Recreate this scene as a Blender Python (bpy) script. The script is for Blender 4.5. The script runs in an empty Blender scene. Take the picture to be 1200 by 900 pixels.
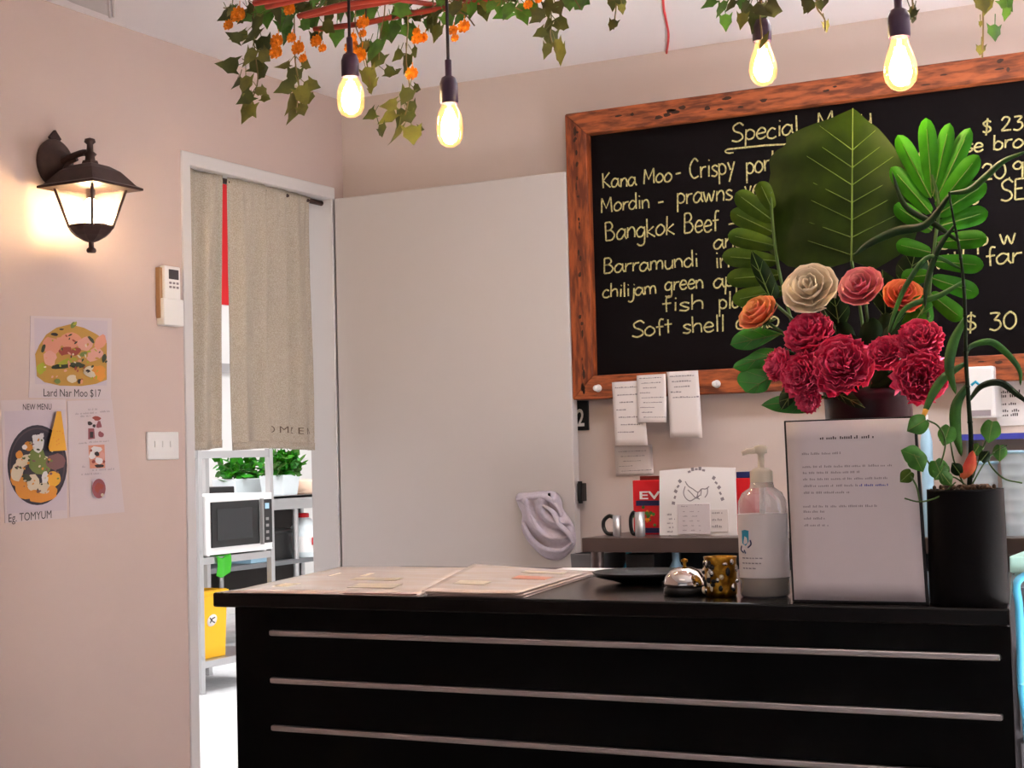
import bpy, bmesh, math, random
import numpy as np
from mathutils import Vector, Matrix

# ------------------------------------------------------------------ camera, world, light, exposure
S = bpy.context.scene
COL = S.collection
H = 1.15                                   # eye height of a seated guest
F, YAW, PITCH, ROLL = 1850.36, math.radians(-27.38466), math.radians(2.64689), math.radians(-1.51356)


def cam_axes():
    cy, sy, cp, sp = math.cos(YAW), math.sin(YAW), math.cos(PITCH), math.sin(PITCH)
    f = np.array([sy * cp, cy * cp, sp]); r = np.array([cy, -sy, 0.0]); u = np.cross(r, f)
    c, s = math.cos(ROLL), math.sin(ROLL)
    return c * r + s * u, -s * r + c * u, f


RR, UU, FF = cam_axes()
cd = bpy.data.cameras.new('camera'); cam = bpy.data.objects.new('camera', cd); COL.objects.link(cam)
m = Matrix.Identity(4)
for i in range(3):
    m[i][0], m[i][1], m[i][2] = RR[i], UU[i], -FF[i]
m[2][3] = H
cam.matrix_world = m
cd.sensor_fit = 'HORIZONTAL'; cd.sensor_width = 36.0; cd.lens = F / 1200 * 36.0; cd.clip_start = .05
S.camera = cam
S.view_settings.view_transform = 'Standard'; S.view_settings.look = 'None'
S.view_settings.gamma = 1; S.view_settings.use_curve_mapping = False
S.view_settings.exposure = 0.27

w = bpy.data.worlds.new('world'); S.world = w; w.use_nodes = True
bg = w.node_tree.nodes['Background']; bg.inputs[0].default_value = (0.86, 0.84, 0.92, 1); bg.inputs[1].default_value = 0.15


def area(name, loc, target, sx, sy, power, col):
    l = bpy.data.lights.new(name, 'AREA'); l.shape = 'RECTANGLE'; l.size = sx; l.size_y = sy
    l.energy = power; l.color = col
    o = bpy.data.objects.new(name, l); COL.objects.link(o); o.location = loc
    o.rotation_euler = (Vector(target) - Vector(loc)).to_track_quat('-Z', 'Y').to_euler()
    return o


area('shopfront_daylight', (0.4, -3.4, 0.6), (-0.8, 3.0, 2.4), 4.5, 1.2, 8, (1.0, 0.93, 0.97))
area('side_window_daylight', (2.9, 3.4, 1.6), (-1.6, 4.3, 1.2), 1.3, 1.3, 5, (0.62, 0.80, 1.0))
area('dining_ceiling_lamp', (-0.9, 0.6, 2.36), (-0.9, 0.6, 0), 1.2, 0.6, 2.5, (1.0, 0.84, 0.76))
area('aisle_fill_light', (-0.7, 3.45, 2.375), (-0.7, 3.55, 0), 1.6, 0.3, 15, (0.90, 0.94, 1.0))  # unseen fill light added to brighten the back wall and door
sl = bpy.data.lights.new('ceiling_bounce_sun', 'SUN'); sl.energy = 255; sl.angle = math.radians(1.0); sl.color = (0.94, 0.95, 1.0)
so = bpy.data.objects.new('ceiling_bounce_sun', sl); COL.objects.link(so)          # added sun through the unseen window, bounced off the floor to brighten the ceiling
so.rotation_euler = Vector((-math.cos(math.radians(33)), 0, -math.sin(math.radians(33)))).to_track_quat('-Z', 'Y').to_euler()
area('kitchen_ceiling_lamp', (-5.2, 6.6, 3.4), (-5.2, 6.6, 0), 2.8, 4.5, 215, (0.97, 0.99, 1.0))

# ------------------------------------------------------------------ geometry helpers


def ray(px, py):
    return RR * ((px - 600) / F) - UU * ((py - 450) / F) + FF


def at(px, py, ax, val):
    """point of the real plane x/y/z = val that the photograph shows at a pixel (1200x900)"""
    d = ray(px, py); o = np.array([0, 0, H]); k = (val - o[ax]) / d[ax]
    return Vector(o + d * k)


def lin(c):
    return tuple(((v / 12.92) if v <= .04045 else ((v + .055) / 1.055) ** 2.4) for v in c)


def hexc(h):
    return lin(tuple(int(h[i:i + 2], 16) / 255 for i in (0, 2, 4)))


def mat(name, col, rough=.6, metal=0., var=0., scale=20., bump=0., emit=None, estr=0., trans=0., ior=1.45, alpha=1., col2=None,
        stretch=(1, 1, 1), spec=.5, coat=0., detail=4.):
    m = bpy.data.materials.new(name); m.use_nodes = True
    nt = m.node_tree; b = nt.nodes['Principled BSDF']
    c = hexc(col) if isinstance(col, str) else col
    b.inputs['Base Color'].default_value = (*c, 1); b.inputs['Roughness'].default_value = rough
    b.inputs['Metallic'].default_value = metal; b.inputs['IOR'].default_value = ior
    b.inputs['Transmission Weight'].default_value = trans; b.inputs['Alpha'].default_value = alpha
    b.inputs['Specular IOR Level'].default_value = spec; b.inputs['Coat Weight'].default_value = coat
    if emit:
        b.inputs['Emission Color'].default_value = (*(hexc(emit) if isinstance(emit, str) else emit), 1)
        b.inputs['Emission Strength'].default_value = estr
    if var or bump or col2:
        tc = nt.nodes.new('ShaderNodeTexCoord'); mp = nt.nodes.new('ShaderNodeMapping'); mp.inputs['Scale'].default_value = stretch
        nz = nt.nodes.new('ShaderNodeTexNoise'); nz.inputs['Scale'].default_value = scale; nz.inputs['Detail'].default_value = detail
        nt.links.new(tc.outputs['Object'], mp.inputs[0]); nt.links.new(mp.outputs[0], nz.inputs['Vector'])
        if var or col2:
            r = nt.nodes.new('ShaderNodeValToRGB')
            c2 = (hexc(col2) if isinstance(col2, str) else col2) if col2 else tuple(v * (1 - var) for v in c)
            r.color_ramp.elements[0].position = .38; r.color_ramp.elements[1].position = .62
            r.color_ramp.elements[0].color = (*c2, 1); r.color_ramp.elements[1].color = (*c, 1)
            nt.links.new(nz.outputs[0], r.inputs[0]); nt.links.new(r.outputs[0], b.inputs['Base Color'])
        if bump:
            bp = nt.nodes.new('ShaderNodeBump'); bp.inputs['Strength'].default_value = bump; bp.inputs['Distance'].default_value = .002
            nt.links.new(nz.outputs[0], bp.inputs['Height']); nt.links.new(bp.outputs[0], b.inputs['Normal'])
    return m


def glassy(name, tint, gloss=.12, emit=None, estr=0., haze=0.):
    m = bpy.data.materials.new(name); m.use_nodes = True; nt = m.node_tree
    for n in list(nt.nodes):
        if n.type != 'OUTPUT_MATERIAL': nt.nodes.remove(n)
    out = [n for n in nt.nodes if n.type == 'OUTPUT_MATERIAL'][0]
    t = nt.nodes.new('ShaderNodeBsdfTransparent'); t.inputs[0].default_value = (*tint, 1)
    g = nt.nodes.new('ShaderNodeBsdfGlossy'); g.inputs['Roughness'].default_value = .05
    lw = nt.nodes.new('ShaderNodeLayerWeight'); lw.inputs[0].default_value = .3
    mth = nt.nodes.new('ShaderNodeMath'); mth.operation = 'MULTIPLY_ADD'; mth.inputs[1].default_value = .5; mth.inputs[2].default_value = gloss
    nt.links.new(lw.outputs['Facing'], mth.inputs[0])
    mx = nt.nodes.new('ShaderNodeMixShader'); nt.links.new(mth.outputs[0], mx.inputs[0])
    nt.links.new(t.outputs[0], mx.inputs[1]); nt.links.new(g.outputs[0], mx.inputs[2])
    last = mx
    if haze:
        d = nt.nodes.new('ShaderNodeBsdfDiffuse'); d.inputs[0].default_value = (*tint, 1)
        m2 = nt.nodes.new('ShaderNodeMixShader'); m2.inputs[0].default_value = haze
        nt.links.new(last.outputs[0], m2.inputs[1]); nt.links.new(d.outputs[0], m2.inputs[2]); last = m2
    if emit:
        e = nt.nodes.new('ShaderNodeEmission'); e.inputs[0].default_value = (*emit, 1); e.inputs[1].default_value = estr
        a = nt.nodes.new('ShaderNodeAddShader'); nt.links.new(last.outputs[0], a.inputs[0]); nt.links.new(e.outputs[0], a.inputs[1]); last = a
    nt.links.new(last.outputs[0], out.inputs[0])
    return m


class MB:
    """collects world-space shapes; build() links them as ONE mesh object"""

    def __init__(s):
        s.v = []; s.f = []; s.mi = []; s.sm = []; s.cur = 0; s.smooth = False

    def add(s, vs, fs, smooth=None):
        o = len(s.v); s.v += [Vector(p) for p in vs]
        for f in fs:
            s.f.append([i + o for i in f]); s.mi.append(s.cur); s.sm.append(s.smooth if smooth is None else smooth)
        return s

    def box(s, c, size, rot=None):
        x, y, z = (k / 2 for k in size)
        vs = [Vector((a * x, b * y, d * z)) for a in (-1, 1) for b in (-1, 1) for d in (-1, 1)]
        if rot is not None: vs = [rot @ v for v in vs]
        vs = [v + Vector(c) for v in vs]
        return s.add(vs, [(0, 1, 3, 2), (4, 6, 7, 5), (0, 4, 5, 1), (2, 3, 7, 6), (0, 2, 6, 4), (1, 5, 7, 3)], False)

    def span(s, a, b):
        a, b = Vector(a), Vector(b); return s.box((a + b) / 2, [abs(q) for q in (b - a)])

    def lathe(s, prof, c=(0, 0, 0), seg=24, axis='Z', smooth=True, rot=None, sides=None, sq=0):
        """prof: list of (radius, height) bottom to top"""
        seg = sides or seg; vs = []; fs = []
        for (r, h) in prof:
            for k in range(seg):
                a = 2 * math.pi * k / seg + (math.pi / seg if sides else 0)
                p = Vector((r * math.cos(a), r * math.sin(a), h))
                if axis == 'X': p = Vector((p.z, p.x, p.y))
                if axis == 'Y': p = Vector((p.x, p.z, p.y))
                if rot is not None: p = rot @ p
                vs.append(p + Vector(c))
        n = len(prof)
        for i in range(n - 1):
            for k in range(seg):
                a, b = i * seg + k, i * seg + (k + 1) % seg
                fs.append((a, b, b + seg, a + seg))
        s.add(vs, fs, smooth and not sides)
        if prof[0][0] > 1e-5: s.add([vs[k] for k in range(seg)], [tuple(range(seg))[::-1]], False)
        if prof[-1][0] > 1e-5: s.add([vs[(n - 1) * seg + k] for k in range(seg)], [tuple(range(seg))], False)
        return s

    def tube(s, pts, r, seg=8, flat=1.0, caps=True):
        pts = [Vector(p) for p in pts]; n = len(pts); rs = r if isinstance(r, (list, tuple)) else [r] * n
        vs = []; up = Vector((0, 0, 1)); prev = None
        for i, p in enumerate(pts):
            t = (pts[min(i + 1, n - 1)] - pts[max(i - 1, 0)]).normalized()
            if prev is None:
                a = t.cross(up); a = a if a.length > .05 else t.cross(Vector((1, 0, 0)))
            else:
                a = prev - t * prev.dot(t)
            a.normalize(); prev = a; b = t.cross(a)
            for k in range(seg):
                q = 2 * math.pi * k / seg
                vs.append(p + (a * math.cos(q) + b * math.sin(q) * flat) * rs[i])
        fs = [(i * seg + k, i * seg + (k + 1) % seg, (i + 1) * seg + (k + 1) % seg, (i + 1) * seg + k) for i in range(n - 1) for k in range(seg)]
        s.add(vs, fs, True)
        if caps:
            s.add(vs[:seg], [tuple(range(seg))[::-1]], False); s.add(vs[-seg:], [tuple(range(seg))], False)
        return s

    def grid(s, fn, nu, nv, smooth=True, wrap=False):
        vs = [fn(i / nu, j / nv) for i in range(nu + 1) for j in range(nv + 1)]
        fs = [(i * (nv + 1) + j, (i + 1) * (nv + 1) + j, (i + 1) * (nv + 1) + j + 1, i * (nv + 1) + j + 1) for i in range(nu) for j in range(nv)]
        return s.add(vs, fs, smooth)

    def ball(s, c, rx, ry=None, rz=None, seg=12, rot=None):
        ry = ry or rx; rz = rz or rx
        o = len(s.v); n = max(6, seg // 2 + 2)
        prof = [(max(math.sin(math.pi * i / n), 1e-6), -math.cos(math.pi * i / n)) for i in range(n + 1)]
        t = MB(); t.lathe(prof, seg=seg)
        vs = [Vector((v.x * rx, v.y * ry, v.z * rz)) for v in t.v]
        if rot is not None: vs = [rot @ v for v in vs]
        return s.add([v + Vector(c) for v in vs], t.f, True)

    def build(s, name, mats, parent=None, origin=None, bevel=0., seg=2, solid=0., soff=0., sub=0):
        me = bpy.data.meshes.new(name)
        if parent is not None:
            o0 = WLOC[parent.name]
        else:
            if origin is None:
                xs = [v.x for v in s.v]; ys = [v.y for v in s.v]; zs = [v.z for v in s.v]
                origin = ((min(xs) + max(xs)) / 2, (min(ys) + max(ys)) / 2, min(zs))
            o0 = Vector(origin)
        me.from_pydata([v - o0 for v in s.v], [], s.f)
        mats = mats if isinstance(mats, (list, tuple)) else [mats]
        for q in mats: me.materials.append(q)
        me.polygons.foreach_set('material_index', s.mi); me.polygons.foreach_set('use_smooth', s.sm)
        me.validate(); me.update()
        o = bpy.data.objects.new(name, me); COL.objects.link(o)
        if parent is not None: o.parent = parent; WLOC[o.name] = o0
        else: o.location = o0; WLOC[o.name] = o0
        if solid:
            q = o.modifiers.new('solidify', 'SOLIDIFY'); q.thickness = solid; q.offset = soff
        if bevel:
            q = o.modifiers.new('bevel', 'BEVEL'); q.width = bevel; q.segments = seg; q.limit_method = 'ANGLE'; q.angle_limit = math.radians(40)
        if sub:
            q = o.modifiers.new('subdivision', 'SUBSURF'); q.levels = sub; q.render_levels = sub
        return o


WLOC = {}


def thing(name, label, cat, loc, group=None):
    o = bpy.data.objects.new(name, None); COL.objects.link(o); o.location = loc; WLOC[o.name] = Vector(loc)
    o.empty_display_size = .05
    return tag(o, label, cat, group)


def tag(o, label, cat, group=None):
    o['label'] = label; o['category'] = cat
    if group: o['group'] = group
    return o


def struct(o, label=None):
    o['kind'] = 'structure'
    if label: o['label'] = label
    return o


def catmull(pts, k=5):
    pts = [Vector(p) for p in pts]
    if len(pts) < 3: return pts
    q = [pts[0] * 2 - pts[1]] + pts + [pts[-1] * 2 - pts[-2]]; out = []
    for i in range(1, len(q) - 2):
        a, b, c, d = q[i - 1], q[i], q[i + 1], q[i + 2]
        for j in range(k):
            t = j / k
            out.append(.5 * ((2 * b) + (c - a) * t + (2 * a - 5 * b + 4 * c - d) * t * t + (3 * b - a - 3 * c + d) * t ** 3))
    out.append(pts[-1]); return out


def print_text(mb, txt, O, U, V, N, size, width=None, bold=0.0):
    """lettering in the built-in typeface laid on a plane (O origin, U right, V up, N out)"""
    cu = bpy.data.curves.new('lettering', 'FONT'); cu.body = txt; cu.size = 1; cu.resolution_u = 3; cu.offset = bold
    ob = bpy.data.objects.new('lettering', cu); COL.objects.link(ob)
    dg = bpy.context.evaluated_depsgraph_get(); dg.update()
    me = bpy.data.meshes.new_from_object(ob.evaluated_get(dg))
    vs = [v.co.copy() for v in me.vertices]; fs = [tuple(p.vertices) for p in me.polygons]
    bpy.data.objects.remove(ob); bpy.data.curves.remove(cu); bpy.data.meshes.remove(me)
    if not vs: return
    x1 = max(v.x for v in vs); sx = (width / x1) if width else size
    O, U, V, N = Vector(O), Vector(U), Vector(V), Vector(N)
    mb.add([O + U * (v.x * sx) + V * (v.y * size) + N * .0006 for v in vs], fs, False)


def dashes(mb, O, U, V, N, length, hgt, rnd, gap=.35):
    """a line of print too small to read: a row of word-long strokes"""
    O, U, V, N = Vector(O), Vector(U), Vector(V), Vector(N); x = 0
    while x < length:
        l = min(hgt * rnd.uniform(1.2, 4.2), length - x)
        n = max(1, int(l / (hgt * .55)))
        for i in range(n):
            a = O + U * (x + i * hgt * .6) + N * .0006; hh = hgt * rnd.uniform(.45, .95); ww = hgt * .36
            mb.add([a, a + U * ww, a + U * ww + V * hh, a + V * hh], [(0, 1, 2, 3)], False)
        x += l + hgt * gap * 2


XV, YV, ZV = Vector((1, 0, 0)), Vector((0, 1, 0)), Vector((0, 0, 1))

# ------------------------------------------------------------------ materials
M = {}
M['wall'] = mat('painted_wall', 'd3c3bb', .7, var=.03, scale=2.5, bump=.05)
M['wall_dim'] = mat('dimmed_wall_paint', 'b9a49b', .7, var=.03, scale=2.5, bump=.05)  # left wall's weaker light put into a darker copy of the wall colour
M['ceiling'] = mat('ceiling_paint', 'f7f2f3', .8)
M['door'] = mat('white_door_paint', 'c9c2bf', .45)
M['trim'] = mat('grey_trim_paint', 'cfcbca', .5)
M['floor'] = mat('pale_floor', 'd6d0ce', .5, var=.1, scale=8)
M['kitchen_floor'] = mat('white_tile_floor', 'd9d9db', .5, var=.12, scale=30)
M['kitchen_wall'] = mat('kitchen_wall_white', 'f2f1ee', .6)
M['red_wall'] = mat('red_panel', 'd8121c', .5)
M['black_gloss'] = mat('black_laminate', '030303', .35, var=.2, scale=6, spec=.08)
M['black_top'] = mat('black_counter_top', '0a0706', .2, spec=.2)
M['chrome'] = mat('brushed_metal', 'b4b0ae', .32, 1.0, bump=.05, scale=60, stretch=(1, 40, 40))
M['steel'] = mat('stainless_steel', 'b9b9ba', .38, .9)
M['steel_bench'] = mat('bench_steel', '6a5d59', .35, .9)  # dark reflection of the counter put into the base colour
M['steel_dark'] = mat('dull_steel', '7f8184', .45, .85)
M['iron'] = mat('dark_bronze_iron', '3a241f', .5, .3, var=.3, scale=40, bump=.1)
M['bulb_socket'] = mat('purple_black_socket', '2a1530', .4)
M['cord'] = mat('black_cord', '1a1014', .6)
M['glass'] = glassy('clear_glass', (.97, .97, .96), .06)
M['lantern_glass'] = glassy('lantern_glass', (1, .95, .86), .05, haze=.14)
M['bulb_glass'] = glassy('amber_bulb_glass', (1, .86, .60), .05, emit=(1, .55, .18), estr=.55)
M['glow'] = mat('bulb_glow', 'fff0d0', .5, emit=(1, .80, .56), estr=210)
M['lamp_glow'] = mat('lantern_bulb_glow', 'fff0d0', .5, emit=(1, .74, .44), estr=210)
M['linen'] = mat('linen_weave', 'b3a99b', .9, col2='9c9181', scale=340, bump=.4, detail=2)
M['embroid'] = mat('dark_embroidery', '5f5044', .9)
M['wood_h'] = mat('rustic_wood_along', 'a5552a', .6, col2='612b10', scale=9, stretch=(1.6, 8, 9), bump=.3, detail=8)
M['wood_v'] = mat('rustic_wood_upright', '984a1e', .6, col2='5e270e', scale=9, stretch=(9, 8, 1.6), bump=.3, detail=8)
M['knot'] = mat('wood_knot', '3c1d0e', .7, var=.5, scale=60)
M['board'] = mat('chalkboard_black', '0b0608', .75, var=.25, scale=4, spec=.12)
M['chalk'] = mat('yellow_chalk', 'cdc385', .9, col2='968d5c', scale=140)
M['paper'] = mat('white_paper', 'e9e4e2', .7)
M['paper_cool'] = mat('white_office_paper', 'cfc6c8', .6)
M['poster_paper'] = mat('matte_poster_paper', 'b8a9a9', .75)
M['receipt'] = mat('receipt_paper', 'dcd3d0', .7)
M['ink'] = mat('black_ink', '3a3336', .8)
M['ink_soft'] = mat('grey_print', '8d8488', .8)
M['ink_blue'] = mat('blue_ink', '3a3f9a', .8)
M['white_plastic'] = mat('white_plastic', 'eceae8', .35)
M['grey_plastic'] = mat('grey_plastic', '8a8684', .4)
M['black_plastic'] = mat('black_plastic', '0d0c0d', .4)
M['dark_glass'] = mat('dark_oven_glass', '1c1d20', .12)
M['yellow'] = mat('yellow_plastic', 'f5b800', .45)
M['green_cloth'] = mat('green_cloth', '3fae2a', .8)
M['red'] = mat('red_print', 'c4121c', .5)
M['teal'] = mat('teal_print', '178fae', .4)
M['navy'] = mat('navy_print', '1c2450', .4)
M['towel'] = mat('lavender_towel', 'cfc4cf', .95, var=.08, scale=90, bump=.8)
M['vase'] = mat('burgundy_glaze', '22060b', .3, spec=.25)
M['soil'] = mat('potting_soil', '3c2a1c', .95, col2='6a4f38', scale=120, bump=1)
M['stem'] = mat('green_stem', '3c5a22', .6)
M['stalk'] = mat('dark_stalk', '16250e', .6, var=.3, scale=60, spec=.2)
M['fig'] = mat('fig_leaf_green', '263a08', .55, col2='182a07', scale=14, spec=.15)
M['fig_vein'] = mat('leaf_vein', '5f7a2c', .5)
M['split'] = mat('split_leaf_green', '327c08', .5, col2='286a0a', scale=25, spec=.2)
M['olive'] = mat('olive_leaf_green', '455f0a', .5, col2='32500c', scale=25, spec=.2)
M['bright'] = mat('bright_leaf_green', '2f8a1c', .4, col2='267618', scale=30)
M['pothos'] = mat('ivy_leaf_green', '3f7d22', .4, col2='2f671c', scale=40)
M['deep'] = mat('deep_leaf_green', '17330f', .55, col2='0f260e', scale=30, spec=.2)
M['bamboo_leaf'] = mat('bamboo_leaf_green', '30601a', .5, col2='1f4620', scale=20, spec=.25)
M['tip'] = mat('dry_leaf_tip', 'c08a1a', .6)
M['peony'] = mat('magenta_petal', 'dc1650', .6, col2='ee5a7e', scale=70)
M['rose_cream'] = mat('cream_petal', 'fbeacb', .6, var=.08, scale=30)
M['rose_pink'] = mat('pink_petal', 'e2647a', .6, col2='ee9a8e', scale=22)
M['rose_peach'] = mat('peach_petal', 'e87a58', .6, col2='e2a558', scale=22)
M['rose_coral'] = mat('coral_petal', 'd9453c', .6, col2='e58a4a', scale=22)
M['ivy1'] = mat('vine_leaf_shaded', '46501f', .6, var=.35, scale=40)  # shade on the hanging leaves put into this darker colour
M['ivy2'] = mat('vine_leaf_olive', '6d7030', .6, var=.3, scale=40)
M['ivy3'] = mat('vine_leaf_green', '4a7d2c', .5, var=.4, scale=40)
M['vine'] = mat('vine_stem', '6a5b3a', .7)
M['marigold'] = mat('marigold_petal', 'f0900f', .7, var=.3, scale=120)
M['lattice'] = mat('red_brown_cane', '8c3024', .6, var=.3, scale=20)
M['red_cord'] = mat('red_cord', 'c23a3a', .6)
M['brass'] = mat('brassy_gold', 'b98a2c', .28, .9, col2='7a5312', scale=70, bump=.6)
M['silver'] = mat('polished_chrome', 'd8d4d0', .1, 1.0)
M['pump_glass'] = glassy('clear_bottle_plastic', (.93, .92, .92), .12, haze=.22)
M['gel'] = mat('clear_gel', 'b8a890', .15)
M['tub'] = glassy('frosted_tub_plastic', (.80, .90, .95), .1, haze=.45)
M['label'] = mat('white_label', 'e2dad6', .5)
M['pale_blue'] = mat('pale_blue_plastic', '9ec3d8', .35)
M['hose'] = mat('teal_hose', '3d88a6', .35)
M['cabinet'] = mat('slate_cabinet', '454347', .45)
M['mint'] = mat('mint_plastic', '9fc8c0', .4)
M['tub_white'] = mat('milky_plastic', 'd5dde0', .4)
M['menu'] = mat('laminated_menu', 'e2d2c8', .18, col2='d8c2b4', scale=6, stretch=(1, 3, 1))
M['menu_edge'] = mat('menu_red_edge', '6a2018', .4)
M['pot'] = mat('black_pot', '040304', .5, spec=.12)

# ------------------------------------------------------------------ room shell
XW = -2.961; YB = 4.5; ZC = 2.385; XK = -3.063
D0, D1, DH = 3.675, 4.43, 2.045           # curtained doorway in the left wall
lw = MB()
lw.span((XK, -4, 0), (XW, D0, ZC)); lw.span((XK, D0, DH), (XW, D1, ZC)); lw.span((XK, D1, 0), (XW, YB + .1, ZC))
struct(lw.build('wall_left', M['wall_dim'], origin=(XW, 0, 0)))
struct(MB().span((XK, YB, 0), (3.1, YB + .1, ZC)).build('wall_back', M['wall']))
wr = MB(); wr.span((3.0, -4, 0), (3.1, 2.72, ZC)); wr.span((3.0, 4.08, 0), (3.1, YB, ZC)); wr.span((3.0, 2.72, 0), (3.1, 4.08, .95)); wr.span((3.0, 2.72, 2.34), (3.1, 4.08, ZC))
struct(wr.build('wall_right', M['wall']))
wf = MB()
for y in (2.72, 3.38, 4.04): wf.span((3.02, y, .95), (3.08, y + .04, 2.34))
for z in (.95, 2.30): wf.span((3.02, 2.72, z), (3.08, 4.08, z + .04))
wfo = struct(wf.build('added_window_1', M['trim'], bevel=.003)); MB().span((3.045, 2.76, .99), (3.05, 4.04, 2.30)).build('pane', M['glass'], wfo)  # unseen window added and sized to let the sun reach the floor
struct(MB().span((XK, -4, -.05), (3.1, YB + .1, 0)).build('floor', M['floor']))
struct(MB().span((XK, -4, ZC), (3.1, YB + .1, ZC + .08)).build('ceiling', M['ceiling']))
tr = MB()
tr.span((XK, D0 - .035, 0), (XW + .006, D0 + .004, DH + .03)); tr.span((XK, D0, DH - .01), (XW + .006, D1 + .01, DH + .03))
tr.span((XK, D1 - .006, 0), (XW + .004, D1 + .012, DH + .03))
struct(tr.build('trim_1', M['trim'], bevel=.003))
c0, c1 = at(90, -4, 2, ZC), at(131, 17, 2, ZC)
vq = [at(x, y, 2, ZC) for x, y in ((86, 2), (129, 18), (127, -14), (52, -14))]
vent = MB(); vent.add([v + Vector((0, 0, dz)) for dz in (-.004, .002) for v in vq], [(0, 1, 2, 3), (7, 6, 5, 4)] + [(i, i + 4, (i + 1) % 4 + 4, (i + 1) % 4) for i in range(4)], False)
for off in (0, .013):
    vent.tube([vq[1] + Vector((off, 0, -.004)), vq[2] + Vector((off, 0, -.004))], .0045, 8)
struct(vent.build('trim_2', M['trim']))
# white door leaf folded back flat against the back wall
dl = MB().span((-2.948, 4.425, 0.01), (-2.085, 4.465, 2.035))
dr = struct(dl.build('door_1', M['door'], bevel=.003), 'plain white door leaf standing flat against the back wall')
for yy in (358, 577):
    p = at(668, yy, 1, 4.455)
    hb = MB().span((-2.085, 4.445, p.z - .028), (-2.066, 4.475, p.z + .028))
    hb.lathe([(.007, -.034), (.007, .034)], (-2.072, 4.44, p.z), seg=12); hb.build('hinge', M['black_plastic'], dr, bevel=.002)

# kitchen shell behind the doorway
struct(MB().span((-7.6, 1.5, -.05), (XK, 11.6, 0)).build('floor_kitchen', M['kitchen_floor']))
struct(MB().span((-7.6, 1.5, 3.5), (XK, 11.6, 3.55)).build('ceiling_kitchen', M['ceiling']))
struct(MB().span((-7.7, 1.5, 0), (-7.6, 11.6, 3.5)).build('wall_kitchen_far', M['kitchen_wall']))
struct(MB().span((-7.6, 11.6, 0), (XK, 11.7, 3.5)).build('wall_kitchen_end', M['kitchen_wall']))
struct(MB().span((-7.6, 1.4, 0), (XK, 1.5, 3.5)).build('wall_kitchen_near', M['kitchen_wall']))
struct(MB().span((XK - .02, YB + .1, 0), (XK, 11.6, 3.5)).build('wall_kitchen_inner', M['kitchen_wall']))
struct(MB().span((XK - .02, 1.5, ZC), (XK, YB + .1, 3.5)).build('wall_kitchen_upper', M['kitchen_wall']))
struct(MB().span((-7.6, 1.5, 2.39), (-7.58, 11.6, 3.5)).build('wall_kitchen_upper_band', M['red_wall']))
struct(MB().span((-7.6, 1.5, 1.86), (-7.56, 11.6, 1.93)).build('trim_3', M['steel']))

# ------------------------------------------------------------------ counter
CT = .905; CF = 2.44
cnt = thing('service_counter', 'black front counter with three metal strips along its face', 'counter', (-1.2, 2.8, 0))


def slab(mb, pts, z0, z1):
    n = len(pts)
    mb.add([(x, y, z0) for x, y in pts] + [(x, y, z1) for x, y in pts],
           [tuple(range(n))[::-1], tuple(range(n, 2 * n))] + [(i, (i + 1) % n, n + (i + 1) % n, n + i) for i in range(n)], False)


b = MB(); slab(b, [(-1.885, CF + .018), (-.442, CF + .018), (-.56, 3.10), (-1.885, 3.10)], 0.0, CT - .028)
b.build('counter_body', M['black_gloss'], cnt)
b = MB(); slab(b, [(-1.925, CF), (-.438, CF), (-.555, 3.135), (-1.925, 3.135)], CT - .028, CT)
b.build('counter_top', M['black_top'], cnt, bevel=.004)
for z in (.830, .741, .652):
    MB().span((-1.80, CF + .008, z - .0055), (-.457, CF + .02, z + .0055)).build('metal_strip', M['chrome'], cnt, bevel=.003)

# ------------------------------------------------------------------ chalkboard
BY = 4.44
X0, X1, Z0, Z1, FW = -2.084, .55, 1.322, 2.216, .072
cb = thing('chalkboard', 'large black chalkboard in a rustic orange-brown wood frame on the back wall', 'chalkboard', (-.8, 4.49, Z0))
MB().span((X0 + .03, BY + .022, Z0 + .03), (X1 - .03, BY + .05, Z1 - .03)).build('board_panel', M['board'], cb)


def frame_piece(pts, mt, horiz):
    bb = MB(); n = 4
    bb.add([(x, BY - .012, z) for x, z in pts] + [(x, BY + .055, z) for x, z in pts],
           [(0, 1, 2, 3), (7, 6, 5, 4)] + [(i, i + 4, (i + 1) % 4 + 4, (i + 1) % 4) for i in range(4)], False)
    o = bb.build('frame_rail', [mt, M['knot']], cb, bevel=.004)
    rnd = random.Random(int(1000 * pts[0][0]) + int(100 * pts[0][1]))
    k = MB()
    (x0, z0), (x1, z1) = (min(p[0] for p in pts), min(p[1] for p in pts)), (max(p[0] for p in pts), max(p[1] for p in pts))
    for _ in range(46 if horiz else 26):
        x, z = rnd.uniform(x0 + .03, x1 - .03), rnd.uniform(z0 + .015, z1 - .015)
        if horiz and not (.02 < x - x0 - .05): continue
        a, c2 = rnd.uniform(.004, .016), rnd.uniform(.002, .007)
        if not horiz: a, c2 = c2, a
        vs = [(x + a * math.cos(t) * rnd.uniform(.7, 1.2), BY - .0126, z + c2 * math.sin(t) * rnd.uniform(.7, 1.2)) for t in [i * math.pi / 5 for i in range(10)]]
        k.add(vs, [tuple(range(10))], False)
    k.build('wood_knots', M['knot'], cb)


frame_piece([(X0, Z1), (X1, Z1), (X1 - FW, Z1 - FW), (X0 + FW, Z1 - FW)], M['wood_h'], True)
frame_piece([(X0, Z0), (X1, Z0), (X1 - FW, Z0 + FW), (X0 + FW, Z0 + FW)], M['wood_h'], True)
frame_piece([(X0, Z0), (X0, Z1), (X0 + FW, Z1 - FW), (X0 + FW, Z0 + FW)], M['wood_v'], False)
frame_piece([(X1, Z0), (X1, Z1), (X1 - FW, Z1 - FW), (X1 - FW, Z0 + FW)], M['wood_v'], False)

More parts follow.
